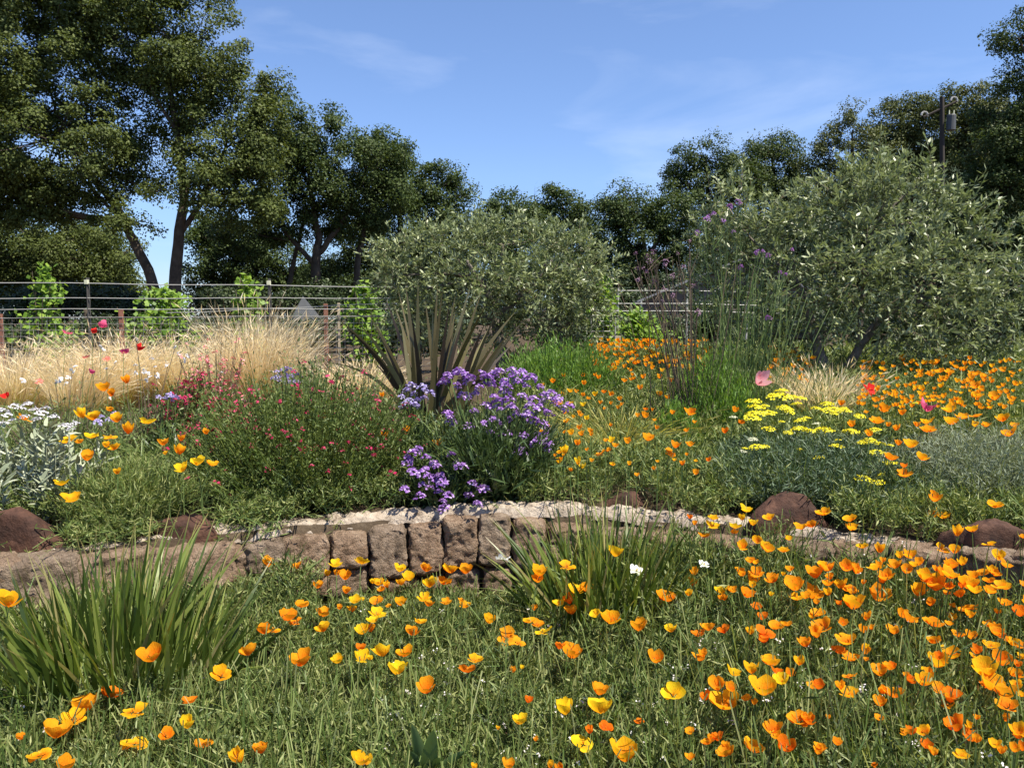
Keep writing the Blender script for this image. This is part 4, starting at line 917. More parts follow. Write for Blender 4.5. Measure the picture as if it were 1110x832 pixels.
feather('loose greenish grass tuft in the middle of the upper poppies', 672, 470, 5.9, 120, 432, 380, (.0, 0), 1.2, True)

# --- bright green stems
bush('goldenrod', 'bright green clump of leafy upright stems beyond the statice', 'plant', 608, 420, 8.2, 130, 362, .7, 460, 30, .055, .012, 'lime', 'stem', 'bright green leafy clumps', .25, .8, .45)
bush('goldenrod', 'bright green leafy clump below the tall verbena', 'plant', 772, 470, 6.3, 84, 376, .4, 380, 34, .05, .010, 'lime', 'stem', 'bright green leafy clumps', .25, .8, .45)
bush('goldenrod', 'smaller green leafy clump beside the pale pink poppy', 'plant', 735, 480, 5.9, 50, 430, .3, 150, 28, .05, .010, 'lime', 'stem', 'bright green leafy clumps', .3, .8, .5)
# --- yarrow
def yarrow():
    Y = 4.95; c = at(880, 520, Y); g = float(ground(c[0], Y)); root = thing('yarrow_plant', 'spreading yarrow with flat yellow flower heads above the widest boulder', 'plant', (c[0], Y, g))
    b = MB(); st = dome_stems(c[0] - .02, Y, .70, .66, .40, 1300, .2, .3, .05); leafy(b, st, 24, .05, .007, .8, .05, 0, .3, 1, .005)
    H = [(847, 424, 15), (845, 431, 25), (817, 435, 16), (819, 442, 18), (833, 448, 16), (819, 449, 20), (815, 453, 18), (851, 443, 17), (855, 446, 12), (868, 432, 13), (863, 438, 11), (896, 438, 14), (901, 445, 20), (885, 443, 12), (914, 443, 10), (867, 456, 12), (874, 453, 9), (847, 457, 7),
         (833, 465, 14), (854, 469, 10), (867, 466, 20), (877, 467, 12), (892, 466, 18), (900, 468, 10), (918, 468, 10), (820, 485, 17), (807, 486, 7), (829, 484, 10), (907, 484, 15), (908, 477, 7), (887, 496, 12), (867, 487, 7), (903, 448, 12), (916, 445, 12), (932, 451, 12), (922, 468, 17), (948, 466, 13),
         (942, 478, 16), (935, 480, 12), (954, 481, 11), (964, 483, 9), (950, 491, 17), (964, 502, 14), (973, 502, 7), (957, 515, 9), (934, 519, 20), (951, 523, 15), (992, 437, 6), (838, 428, 10), (829, 440, 9), (859, 430, 10)]
    W_ = [(795, 452, 8), (816, 476, 10), (885, 459, 8), (934, 503, 7), (960, 493, 7), (806, 489, 7)]
    me = [floret_head(110, .1, .016, .012, 'yellow', 200 + i).mesh('flower_head', M['yellow']) for i in range(4)]; mw = floret_head(90, .1, .014, .012, 'cream', 210).mesh('flower_head', M['cream'])
    for i, (u, v, wd) in enumerate(H + W_):
        yy = float(np.interp(v, [422, 525], [5.55, 4.42])); P = at(u, v, yy); q = np.array((P[0] + R.normal() * .05, yy + .05, float(ground(P[0], yy))))
        b.blades(q[None], (P - q)[None], np.linalg.norm(P - q), .006, np.zeros((1, 3)), 3, 1, taper=0)
        o = head_child('flower_head', me[i % 4] if i < len(H) else mw, root, P, s=wd / ppm(yy) / .1 * 1.12, tilt=.10)
        if i >= len(H): o['label'] = 'cream coloured young flower head'
    b.obj('foliage', [M['yarrow'], M['stem']], root)
yarrow()
bush('misty_shrub', 'misty grey green feathery shrub over the half hidden boulder', 'bush', 1065, 560, 4.7, 190, 462, .5, 1100, 34, .04, .0055, 'mist', None, None, .35, .5, .8)
bush('yarrow_plant', 'dark leafy yarrow without flowers between yarrow and misty shrub', 'plant', 985, 560, 4.6, 90, 505, .3, 380, 20, .045, .006, 'yarrow', 'stem', None, .35)

# --- verbena
HEADV = [floret_head(34, .05, .028, .013, 'verbena', 300 + i).mesh('flower_head', M['verbena']) for i in range(3)]
HEADF = [floret_head(26, .04, .03, .011, 'faded', 310 + i).mesh('flower_head', M['faded']) for i in range(3)]
def verbena(label, u, Y, pts, meshes, extra, wpx, stemmat):
    c = at(u, 440, Y); g = float(ground(c[0], Y)); root = thing('tall_verbena', label, 'plant', (c[0], Y, g), 'tall verbenas'); b = MB()
    base = np.array((c[0], Y, g))
    for pu, pv in pts:
        yy = Y + R.normal() * .15; P = at(pu, pv, yy); q = base + R.normal(size=3) * np.array((.09, .09, 0)); d = P - q; o = np.array((d[0] * .3, 0, 0))
        L = np.linalg.norm(d); n = 7; t = np.linspace(0, 1, n)[:, None]; b.tube(q + (d - o) * t + o * t * t, np.linspace(.0055, .003, n), 4, cap=False)
        head_child('flower_head', meshes[R.integers(len(meshes))], root, P, s=.7 + .6 * R.random(), tilt=.6)
        for _ in range(2):
            t1 = .75 + .2 * R.random(); s0 = q + d * t1; e = s0 + np.array((R.normal() * .08, R.normal() * .06, .10 + .1 * R.random()))
            b.tube([s0, (s0 + e) / 2 + R.normal(size=3) * .01, e], [.003, .0025, .002], 4, cap=False)
    n = extra; B = base + R.normal(size=(n, 3)) * np.array((wpx / 2 / ppm(Y) * .45, .16, 0)); D = np.stack([(B[:, 0] - c[0]) * .5 + R.normal(size=n) * .14, R.normal(size=n) * .12, np.ones(n)], 1)
    H = (.65 + .9 * R.random(n)); b.blades(B, D, H, .0055, R.normal(size=(n, 3)) * .06, 5, 0, taper=0)
    b.blades(B + R.normal(size=(n, 3)) * .06 * np.array((1, 1, 0)), D + R.normal(size=(n, 3)) * .15, H * .7, .005, R.normal(size=(n, 3)) * .08, 5, 0)
    st = (B, nrm(D), H * .8, np.zeros((n, 3))); leafy(b, st, 8, .06, .008, .5, .1, 1, .5)
    b.obj('stem', [M[stemmat], M['salvia_light']], root)
verbena('tall airy verbena with purple heads in front of the larger olive', 800, 6.6, [(803, 222), (800, 219), (770, 235), (774, 233), (766, 238), (783, 240), (795, 252), (823, 275), (827, 274), (819, 276), (833, 278), (803, 290), (851, 298), (833, 346), (845, 296), (858, 272), (790, 225), (757, 252)], HEADV, 150, 120, 'stem')
verbena('dusky brown stemmed verbena with faded heads before the dark gap', 745, 6.2, [(690, 291), (702, 279), (703, 283), (697, 292), (702, 294), (709, 274), (722, 284), (721, 289), (728, 300), (721, 316), (718, 327), (689, 275), (756, 340), (691, 304), (735, 276), (741, 290), (710, 306), (747, 262), (728, 320), (750, 310)], HEADF, 26, 50, 'twig')

# --- silver plant
def silver():
    Y = 4.35; c = at(28, 560, Y); g = float(ground(c[0], Y)); root = thing('silver_plant', 'silver felted plant with pale flat flower heads over the large boulder', 'plant', (c[0], Y, g)); b = MB()
    st = dome_stems(c[0] - .1, Y + .15, .46, .4, .62, 60, .3, .3, .1); B, D, L, out = st
    xs = [(75, 470), (85, 500), (68, 520), (90, 540), (60, 490), (78, 560), (95, 575), (50, 470)]
    for (u, v) in xs:
        P = at(u, v, Y - .05); q = np.array((P[0] - .01, Y - .05, g)); B = np.vstack([B, q]); d = P - q; L = np.append(L, np.linalg.norm(d)); D = np.vstack([D, nrm(d)]); out = np.vstack([out, np.zeros(3)])
    b.blades(B, D, L, .009, out, 5, 0, taper=0)
    P, T, t, i = along(B, D, L, out, 26, .1, .008); n = len(P)
    rd = nrm(np.cross(T, rnd_dir(n))); Dl = nrm(rd * .75 + T * .75); N = nrm(T - rd * .4 + R.normal(size=(n, 3)) * .2)
    b.blades(P, Dl, .085 * (.6 + .7 * R.random(n)), .022 * (.7 + .5 * R.random(n)), np.tile([0, 0, -.2], (n, 1)) + R.normal(size=(n, 3)) * .1, 3, 0, S=nrm(np.cross(Dl, N)))
    b.obj('foliage', M['silver'], root)
    me = [floret_head(40, .07, .016, .014, 'lilacwhite', 400 + k).mesh('flower_head', M['lilacwhite']) for k in range(3)]
    for (u, v) in ((15, 440), (22, 443), (30, 439), (37, 445), (45, 448), (8, 450), (2, 446), (50, 443), (58, 452), (27, 452), (14, 456), (40, 455), (70, 462), (80, 460), (76, 466), (5, 460)):
        Pp = at(u, v, Y + .3 + R.normal() * .1); head_child('flower_head', me[R.integers(3)], root, Pp, s=.8 + .4 * R.random(), tilt=.15)
        s = MB()
silver()

# --- iris clumps below the wall
def iris(label, pts_base, Y, wpx, tipv, n, seed, bloom, Lr=(.45, .80), basew=.2, skew=0.):
    u, v = pts_base; c = at(u, v, Y); root = thing('iris_clump', label, 'plant', (c[0], Y, 0), 'iris clumps below the wall'); b = MB()
    h = at(u, tipv, Y)[2]; wd = wpx / 2 / ppm(Y)
    a = R.random(n) * 6.283; r = np.sqrt(R.random(n)); ox, oy = np.cos(a) * r, np.sin(a) * r
    B = np.stack([c[0] + ox * basew, Y + oy * basew * .7, np.full(n, -.01)], 1)
    H = h * (.62 + .42 * R.random(n)) * (1 - .18 * np.abs(ox))
    D = nrm(np.stack([ox * wd / h * .42 + R.normal(size=n) * .17 + skew, oy * .42 + R.normal(size=n) * .10, np.ones(n)], 1))
    bend = np.stack([ox * .14 + R.normal(size=n) * .11, oy * .12 + R.normal(size=n) * .09, -.05 - .10 * np.abs(ox)], 1)
    fan = np.stack([np.cos(R.normal(size=n) * .7), np.sin(R.normal(size=n) * .7), np.zeros(n)], 1); S = nrm(fan - D * (fan * D).sum(1, keepdims=True))
    mt = np.where(R.random(n) < .05, 1, 0)
    for k in (0, 1):
        s = mt == k
        if s.any(): b.blades(B[s], D[s], H[s] * 1.08, .024 * (.6 + .6 * R.random(s.sum())), bend[s], 7, k, S[s])
    # a second bundle arching far out
    m = n // 7; i = R.choice(n, m); bd = bend[i] + np.stack([np.sign(ox[i]) * .5, oy[i] * .2, np.full(m, -.45)], 1)
    b.blades(B[i], D[i], H[i] * .95, .012, bd, 8, 0, S[i])
    k = 120; a2 = R.random(k) * 6.28; Pd = np.stack([c[0] + np.cos(a2) * basew * R.random(k) * 1.2, Y + np.sin(a2) * basew * .8 * R.random(k), np.full(k, .01)], 1)
    b.blades(Pd, np.stack([np.cos(a2), np.sin(a2), .35 + .5 * R.random(k)], 1), .18 + .25 * R.random(k), .011, R.normal(size=(k, 3)) * .2 + np.array((0, 0, -.3)), 5, 1)
    b.obj('foliage', [M['iris'], M['iris_dry']], root)
    wf = [petals(o, 500 + k, 6, .1).mesh('flower', [M['p_white'], M['stamen']], smooth=True) for k, o in enumerate((.8, .9))]
    st = MB()
    for (pu, pv, wpx2) in bloom:
        P = at(pu, pv, Y - .36); q = np.array((c[0] + (P[0] - c[0]) * .3, Y - .05, 0)); st.tube(curve_pts(q, P, 6, .05, .02), .003, 5)
        o = child('flower', wf[R.integers(2)], root, P - np.array(root.location), (.35, .2 * R.normal(), R.random() * 6), (wpx2 / ppm(Y - .18),) * 3)
    if bloom: st.obj('stem', M['stem'], root)
iris('larger iris clump of sword leaves before the wall, without flowers', (135, 765), 3.28, 265, 570, 330, 1, [], basew=.40)
iris('iris clump with a few white flowers in front of the wall', (658, 690), 4.02, 215, 530, 270, 2, [(545, 606, 15), (690, 619, 16), (763, 612, 12)], basew=.34, skew=.02)

# ------------------------------------------------------------------ poppies
POP = """10,651,24,g 166,709,23,o 121,751,20,d 95,763,31,o 79,776,27,g 60,792,33,o 45,813,22,g 22,798,11,o 68,829,20,o 143,766,23,g 147,800,28,g 181,796,14,o 203,783,20,y 206,757,16,d 240,728,20,g 220,805,18,o 260,821,21,g 283,811,18,o 392,822,21,g
290,610,14,o 322,613,11,o 365,610,14,y 391,607,14,y 355,622,9,g 365,621,9,o 374,624,14,o 344,634,12,o 375,640,10,o 384,650,12,y 393,649,6,y 326,654,13,o 368,658,8,o 382,660,10,g 350,664,15,o 311,667,18,o 319,671,12,o 287,682,16,o 297,680,16,g 350,680,16,g 269,705,18,o 326,715,23,o 366,714,14,y 392,701,12,d 391,712,17,y 394,682,16,y
404,630,8,y 411,631,11,g 413,638,9,o 420,634,10,g 433,616,12,y 462,616,12,o 443,625,13,y 435,631,11,g 489,617,14,g 505,617,16,o 465,632,15,y 480,629,14,o 408,650,13,o 421,656,7,o 434,652,13,g 461,647,15,y 464,654,10,o 485,651,12,o 500,650,7,o 504,655,12,g 409,663,18,y 404,671,12,y 402,681,12,o 455,672,12,g 448,684,16,o 530,671,14,g 549,687,22,o 563,694,13,o 573,671,13,g 583,675,12,o 589,680,17,y 585,620,15,g 583,627,12,o 579,659,9,o 416,706,18,y 438,707,16,g 401,713,8,y 515,713,15,g 506,724,17,d 430,725,20,y 556,726,9,o 566,723,6,y
461,745,20,o 563,780,16,y 572,758,10,d 540,789,6,g 581,801,7,o 551,829,13,o 596,829,10,g 514,831,9,g 667,598,18,y 615,611,16,g 623,637,17,y 637,637,14,o 605,652,12,y 618,650,14,d 620,661,15,o 646,664,11,y 662,669,20,g 693,678,19,o 723,646,18,o 728,681,13,y 783,639,15,y 785,648,9,o 758,685,14,d 768,679,14,o 785,682,13,d 606,700,11,d 620,707,22,o 711,713,16,o 760,712,13,o 764,579,12,o
649,747,20,o 613,767,26,y 652,766,26,y 640,791,12,d 656,786,14,d 693,781,10,d 632,801,22,y 677,817,30,g 730,749,22,y 778,742,18,o 792,745,11,o 783,760,30,g 795,728,14,y 766,803,12,o 778,799,12,d 788,813,18,o 606,831,12,o
748,560,8,d 753,567,7,o 774,560,11,g 772,568,14,y 809,551,12,y 805,561,10,y 816,566,11,y 797,569,12,y 796,576,9,o 834,560,11,g 855,583,9,g 804,592,12,g 832,594,13,g 821,585,11,g 849,595,11,g 870,570,12,g 881,568,12,o 819,609,8,g 893,554,14,g
804,622,9,o 821,620,16,o 816,628,12,g 838,627,15,o 849,622,6,y 809,642,17,o 836,644,7,y 862,634,25,o 864,646,14,g 880,643,19,o 885,652,9,o 884,621,19,o 898,615,14,o 900,625,10,o 911,633,15,g 924,637,11,o 917,614,14,o 928,618,12,o 936,631,7,o 898,642,11,g 925,654,30,g 909,653,9,d 951,645,20,o 826,668,12,d 831,683,18,d 841,677,15,o 853,675,11,o 887,663,14,o 880,668,9,g 893,677,21,o 885,686,16,o 913,675,10,o 874,697,14,o 917,692,20,g 908,703,15,d 923,711,18,o 939,700,8,y 945,680,9,o 834,715,17,g 815,725,17,g 939,714,7,o
950,613,16,g 970,612,14,o 982,617,13,o 991,612,8,g 959,624,15,o 1001,623,16,g 1017,625,18,g 1015,634,19,o 1030,622,16,g 1028,635,10,o 1029,611,12,o 1050,632,25,g 1058,639,13,y 1057,623,12,o 1066,619,14,o 1078,620,11,o 1072,628,11,o 1086,633,16,g 1071,639,12,o 995,641,16,g 1026,642,9,o 1041,644,11,o 1009,653,11,o 1033,656,8,o 1049,655,20,o 1088,652,13,o 1106,663,16,d 985,669,16,o 1011,673,18,o 1029,675,9,o 970,682,17,o 1040,686,14,o 1053,689,11,o 1075,676,15,o 1081,684,15,o 1091,691,12,o 1074,697,15,g 1106,698,14,o 1011,693,14,o 1014,716,22,g 1031,708,18,g 1060,711,15,o 1085,714,21,o 1069,726,24,g 1102,730,14,o 954,727,18,o 1001,724,6,y 982,731,8,o
828,745,32,g 849,736,18,y 843,727,12,d 856,729,10,o 887,742,14,d 920,749,20,g 921,729,14,o 818,761,9,o 866,777,21,o 836,788,18,o 852,808,18,d 817,810,20,g 907,804,10,o 898,777,7,o 970,750,20,o 954,761,14,o 1000,737,18,g 985,735,12,d 1020,747,15,o 1033,751,18,d 1073,740,24,g 1087,750,24,o 1092,762,20,o 1098,729,12,o 1102,741,12,g 1107,752,10,g 1059,777,9,o 1090,778,11,o 1037,786,20,d 1051,798,16,d 1003,791,16,g 1005,807,14,d 1042,817,14,g 1104,793,17,g 948,829,8,d
922,561,13,g 922,571,12,g 1037,577,14,g 1054,573,12,g 1072,587,12,g 1109,581,8,o 935,591,11,g 954,595,14,g 975,602,10,g 985,601,13,g 990,611,10,g 1022,593,13,g 1035,596,12,g 1030,612,13,o 1083,603,14,g 1090,611,12,o 957,607,8,o"""
POP_UP = """613,488,12,y 606,499,10,y 626,499,9,y 631,505,9,y 619,469,9,g 628,463,8,o 630,470,8,o 640,467,8,o 626,480,9,o 650,489,11,o 660,487,8,o 663,477,9,y 667,482,9,o 680,478,10,o 703,474,12,o 732,482,11,o 726,489,11,o 729,494,8,o 739,502,6,o 699,450,10,o 700,443,6,d 729,447,7,o 694,420,8,o 715,427,10,g 723,430,9,o 715,408,10,o 727,412,8,o 611,407,6,o 632,406,8,o 633,415,7,o 649,409,7,o 677,412,10,o 599,413,9,o 618,423,8,g 625,424,6,o 645,427,8,y 655,424,7,d 663,427,8,o 632,438,8,y 636,453,7,y 651,436,6,o 638,431,6,o 628,447,6,o 604,435,11,g 618,437,8,g 674,438,5,o
773,421,9,o 749,446,11,o 797,444,9,o 786,467,9,d 748,481,10,o 740,502,8,o 754,512,9,o 768,498,7,d 804,457,8,d 974,480,9,o 988,481,14,g 1000,495,13,g 982,512,15,o 980,504,9,d 966,495,12,o 957,443,13,o 983,435,9,o 950,455,14,o 942,470,10,o 923,460,10,o 912,437,9,o 935,437,8,o 939,446,6,o 972,464,10,o 963,460,7,o 978,447,10,o 994,460,9,o 1004,456,12,g 1005,464,15,o 1030,443,18,g 1031,456,16,g 1044,450,18,o 1057,448,11,o 1057,460,9,g 1069,460,10,o 1086,453,13,g 1100,460,10,o 1093,469,13,o 1059,427,14,g 1058,418,14,o 1078,430,12,o 1031,435,7,o 1011,430,6,o 1013,540,12,o 1011,533,6,o 1011,558,12,g 1022,558,12,g 1079,546,14,g
138,412,14,o 113,420,15,o 121,426,11,o 90,449,16,y 101,451,14,g 127,454,12,g 159,455,15,y 140,466,17,g 99,471,13,y 121,471,13,g 75,475,15,y 115,482,10,g 124,484,12,g 94,495,14,o 66,522,14,y 80,538,19,g 177,479,12,o 197,475,10,o 194,488,17,g 213,500,14,y 229,501,12,g 198,507,14,y 127,511,10,g 223,468,9,o 179,491,6,g 27,451,14,o 86,478,9,o 119,443,9,o 274,405,8,o 298,414,6,o 313,393,6,y 474,480,11,o 539,492,10,g 417,471,10,o 441,465,9,o 414,428,7,o 384,437,7,o
977,388,7,o 988,392,6,o 995,395,8,o 1020,388,6,o 1029,402,13,o 1043,400,10,o 1058,404,12,o 1066,409,9,o 1053,410,8,o 1083,419,6,o 957,394,6,o 961,412,5,o 982,418,6,o 1000,422,6,o 1013,421,5,o 1016,402,8,o 1021,410,8,o 1036,397,7,o 1075,413,7,o 1090,424,6,o 1010,392,5,o 942,392,5,o 845,378,6,o 853,384,6,o 860,380,5,o 843,396,6,o 866,390,5,o 715,392,8,g 724,397,9,g 732,392,9,g 741,396,9,g 748,400,7,g 700,390,7,o 690,386,7,o 680,382,7,o 705,381,6,o 668,378,6,g 655,376,6,o 712,386,6,g 735,386,6,g"""

def hfol(x, y): return .18 + .19 * sstep(.1, 1.2, x) + .13 * sstep(.35, 1.0, x) * sstep(.8, .15, wall_y(x) - y) - .07 * sstep(.65, .2, wall_y(x) - y) * sstep(.95, .6, np.abs(np.asarray(x) + .3))

NAMES = {'y': 'lemon yellow', 'g': 'golden', 'o': 'orange', 'd': 'deep orange'}
ORD = ['', 'second ', 'third ', 'fourth ', 'fifth ', 'sixth ', 'seventh ', 'eighth ', 'ninth ', 'tenth ', 'eleventh ', 'twelfth ', 'thirteenth ', 'fourteenth ', 'fifteenth ', 'sixteenth ']
LAND = [('the middle of the larger iris clump', 140, 690), ('the bottom picture corner under the larger iris clump', 0, 832), ('the bottom picture corner under the dense drift', 1110, 832), ('the broad leaved weed', 462, 800), ('the tallest stone of the wall', 334, 617),
        ('the white flower against the wall', 545, 606), ('the white flower amid the iris blades', 690, 619), ('the white flower at the iris edge', 763, 612), ('the widest dark boulder', 852, 556), ('the half hidden boulder', 1075, 578),
        ('the small domed boulder', 680, 548), ('the low sunlit boulder', 204, 571), ('the base of the white flowered iris', 655, 690), ('the base of the larger iris clump', 140, 770), ('the tip of the larger iris clump', 150, 596),
        ('the largest sunlit boulder', 22, 575), ('the magenta pink poppy', 1005, 441), ('the crimson poppy', 940, 419), ('the pale pink poppy', 820, 411), ('the yarrow middle', 885, 465), ('the lowest yarrow head', 951, 523), ('the lowest purple statice head', 481, 551),
        ('the top of the purple statice', 555, 403), ('the salvia bush', 320, 490), ('the olive trunk over the poppies', 905, 400), ('the trellis frame', 655, 360), ('the small dusky statice', 310, 407), ('the scarlet poppy', 149, 377), ('the red poppy at the edge', 8, 428), ('the misty shrub', 1050, 500),
        ('the pale lilac statice', 450, 430), ('the magenta sage', 215, 410), ('the verbena clump base', 772, 430), ('the mid bottom edge of the picture', 555, 832), ('the picture edge above the dense drift', 1110, 640)]
HERO = {(828, 745): ('widest golden poppy of the meadow, with one petal raised high', 'the widest poppy'), (677, 817): ('heart shaped golden poppy, largest along the bottom edge of the picture', 'the heart shaped poppy'),
        (60, 792): ('largest orange poppy below the iris clump without flowers', 'the largest orange poppy below the iris'), (925, 654): ('wide fluttering golden poppy in the middle of the dense drift', 'the fluttering golden poppy'),
        (1050, 632): ('broad golden poppy in the tightest cluster under the wall end', 'the broad golden poppy in the tightest cluster'), (1106, 663): ('deep orange poppy cut by the picture edge beside dark leaves', 'the deep orange poppy cut by the edge'),
        (862, 634): ('broad fanned orange poppy below the widest dark boulder', 'the fanned orange poppy'), (620, 707): ('tall twin cupped orange poppy in front of the flowering iris', 'the twin cupped orange poppy'), (326, 715): ('wide four petalled orange poppy alone below the tallest wall stone', 'the lone four petalled orange poppy'),
        (1087, 750): ('large orange poppy in the big cluster at the picture edge', 'the large orange poppy in the edge cluster'), (1037, 786): ('big shaded deep orange poppy with one yellow petal', 'the poppy with one yellow petal'), (461, 745): ('lone orange poppy tipped sideways like a fan', 'the tipped orange poppy'),
        (652, 766): ('bright lemon yellow poppy with two rounded lobes beside a golden twin', 'the bright two lobed yellow poppy'), (430, 725): ('two lobed lemon yellow poppy in open foliage below the wall', 'the two lobed yellow poppy below the wall')}
def parse(s): return [(float(a), float(b), float(c), d) for a, b, c, d in (x.split(',') for x in s.split())]
LOW, UP = parse(POP), parse(POP_UP)
ALL = [(p, 0) for p in LOW] + [(p, 1) for p in UP]
ALL.sort(key=lambda q: -q[0][2])
ONE, REST = ALL[:300], ALL[300:]
lands = LAND + [(h[1], k[0], k[1]) for k, h in HERO.items()]
best = {}
def size_word(wd): return 'large' if wd >= 18 else 'small' if wd < 12 else 'mid sized'
for phrase, lu, lv in lands:
    for c, z in [(c, z) for c in 'ygod' for z in ('large', 'small', 'mid sized')]:
        order = sorted([p for p, _ in ALL if p[3] == c and size_word(p[2]) == z and (p[0], p[1]) != (lu, lv)], key=lambda p: math.hypot(p[0] - lu, p[1] - lv))
        for i, p in enumerate(order[:16]):
            k = (p[0], p[1])
            if k not in best or i < best[k][0]: best[k] = (i, phrase)
FORMW = ['cupped', 'half open', 'open', 'open', 'wide open', 'half open']
def poppy_place(p, up):
    u, v, wd, c = p
    if up:
        P = on(u, v, .43 if u > 260 else .45)
        if P[1] < wall_y(P[0]) + .3: P = at(u, v, float(wall_y(P[0])) + .35)
        if u < 260: P = at(u, v, float(np.interp(v, [405, 450, 480, 545], [5.9, 4.75, 4.35, 3.98])))
        if 400 < u < 570: P = at(u, v, 4.95)
    else:
        x = 0.; P = on(u, v, .3)
        for _ in range(5):
            P = on(u, v, float(hfol(P[0], P[1])) + .09 + .03 * math.sin(u * 7.7 + v * 3.1))
        if u < 285 and 640 < v < 745: P = at(u, v, min(P[1], 2.92))
        if 540 < u < 775 and v < 692: P = at(u, v, min(P[1], 3.72))
        lim = float(wall_y(P[0])) - .10 - .08 * abs(math.sin(u * 3.3))
        if P[1] > lim:
            for _ in range(4): P = at(u, v, float(wall_y(P[0])) - .10 - .08 * abs(math.sin(u * 3.3)))
    return P
G_LOW, G_UP = 'poppies in the meadow below the wall', 'poppies in the bed above the wall'
for p, up in ONE:
    P = poppy_place(p, up); u, v, wd, c = p; key = (u, v)
    form = int(R.integers(10)); sz = size_word(wd).replace(' ', '-')
    if key in HERO: lab = HERO[key][0]; form = 2
    else:
        i, ph = best.get(key, (15, 'the picture middle'))
        lab = f"{ORD[i] or 'first '}{sz} {NAMES[c]} poppy out from {ph}"
    dia = wd / F * P[1] * 1.24
    poppy(lab, P, min(max(dia, .03), .098), PM[c], form, G_UP if up else G_LOW)
# the smaller, farther blossoms as one mass
far = MB(); extra = []
for p, up in REST: extra.append((poppy_place(p, up), p[2], p[3]))
for k in range(520):
    z = R.random()
    if k < 210: u, v = 640 + 130 * R.random(), 368 + 34 * R.random() ** 1.3
    elif k < 420: u, v = 930 + 180 * R.random(), 386 + 56 * R.random() ** .8
    elif k < 470: u, v = 832 + 50 * R.random(), 374 + 40 * R.random()
    else: u, v = 585 + 170 * R.random(), 405 + 110 * R.random()
    extra.append((on(u, v, .43 + R.normal() * .04), 4.2 + 3.2 * R.random(), 'goo'[R.integers(3)]))
prot = {c: [petals(o, 60 + i) for i, o in enumerate((.35, .55, .8))] for c in 'ygod'}
mi = {'y': 0, 'g': 1, 'o': 2, 'd': 3}
low_extra = []
for k in range(85):
    u, v = 1115 - 380 * R.random() ** 1.4, 606 + 215 * R.random() ** 1.25
    pt = (u, v, 8.5 + 5 * R.random() + (v - 606) * .012, 'ooogd'[R.integers(5)]); low_extra.append((poppy_place(pt, 0), pt[2], pt[3]))
for P, wd, c in extra + low_extra:
    b = prot[c][R.integers(3)]; dia = min(.07, wd / F * P[1] * 1.1); a = R.random() * 6.28; ca, sa = math.cos(a), math.sin(a)
    for Vv, Ff, mm, aa, base in zip(b.v, b.f, b.m, b.att, np.cumsum([0] + [len(x) for x in b.v])):
        W_ = Vv * dia; W_ = np.stack([W_[:, 0] * ca - W_[:, 1] * sa, W_[:, 0] * sa + W_[:, 1] * ca, W_[:, 2]], 1); W_[:, 2] += W_[:, 0] * R.normal() * .2
        if mm[0] == 0: far.add(W_ + P - np.array((0, 0, dia * .25)), Ff - base, mi[c], aa)
    g = float(ground(P[0], P[1])); far.blades(np.array([[P[0], P[1], g]]), np.array([[0, 0, 1.]]), P[2] - g, .005, np.zeros((1, 3)), 2, 4, taper=0)
tag(far.obj('poppy_mass', [M['p_y'], M['p_g'], M['p_o'], M['p_d'], M['stem']]), 'small orange poppies too many to count through the upper bed and the dense drift', 'poppies', kind='stuff')

# ------------------------------------------------------------------ low foliage that nobody could count
def fronds(mb, n, xf, yf, hf, mat, stemmat, Lr=(.10, .22), pin=12, pl=.032, pw=.0036, up=.9):
    """finely divided leaves: a thin curved rib with pinnae along it"""
    y = yf(n); x = xf(n, y); g = ground(x, y); h = hf(x, y) * (.92 + .34 * np.sin(x * 8.3 + 2 * np.sin(y * 5)) * np.sin(y * 9.1 + 1.7 * np.sin(x * 6)))
    B = np.stack([x, y, g + h * R.random(n) ** .8 * .75], 1)
    D = nrm(R.normal(size=(n, 3)) * .55 + np.array((0, 0, up))); L = Lr[0] + (Lr[1] - Lr[0]) * R.random(n); L = np.minimum(L, np.maximum(.05, (h * 1.15 - (B[:, 2] - g)) / np.maximum(.3, D[:, 2])))
    bend = R.normal(size=(n, 3)) * .2 + np.array((0, 0, -.25))
    s = (y / 3.2)[:, None]
    mb.blades(B, D, L, (.0045 * np.maximum(1, y / 3.2)), bend, 3, stemmat, taper=0)
    t = np.tile(np.linspace(.15, 1, pin), n); i = np.repeat(np.arange(n), pin); k = len(i)
    P = B[i] + D[i] * (L[i] * t)[:, None] + bend[i] * (L[i] * t * t)[:, None]
    Dl = nrm(D[i] * .7 + R.normal(size=(k, 3)) * .7); N = nrm(np.array((0, -.1, .5)) + R.normal(size=(k, 3)) * .7)
    f = np.maximum(1, y[i] / 3.2) ** .8
    mb.leaves(P, Dl, N, pl * (.5 + .9 * R.random(k)) * f, pw * (.7 + .6 * R.random(k)) * f, mat)

def fan_x(lo=-.72, hi=.74): return lambda n, y: y * (lo + (hi - lo) * R.random(n)) + R.normal(size=n) * .03
low = MB()
def ylow(n): return 2.05 * (4.55 / 2.05) ** R.random(n)
def xlow(n, y): return fan_x()(n, y)
fr = MB()
def make_low(n, mat, **k):
    b = MB(); fronds(b, n, xlow, ylow, hfol, 0, 1, **k); return b
def keep_low(x, y): return y < wall_y(x) - .03
class Sel:
    pass
def fronds_low(n, **k):
    ys = ylow(n * 2); xs = xlow(n * 2, ys); s = ys < wall_y(xs) - .05; ys, xs = ys[s][:n], xs[s][:n]
    fronds(fr, len(ys), lambda m, y: xs, lambda m: ys, hfol, 0, 1, **k)
fronds_low(10500, pl=.044, pw=.0062, up=1.3, pin=10)
fronds_low(5500, Lr=(.18, .34), pin=12, up=2.0, pl=.038, pw=.0056)
fronds_low(2600, Lr=(.22, .40), pin=16, up=1.5, pl=.05, pw=.007)
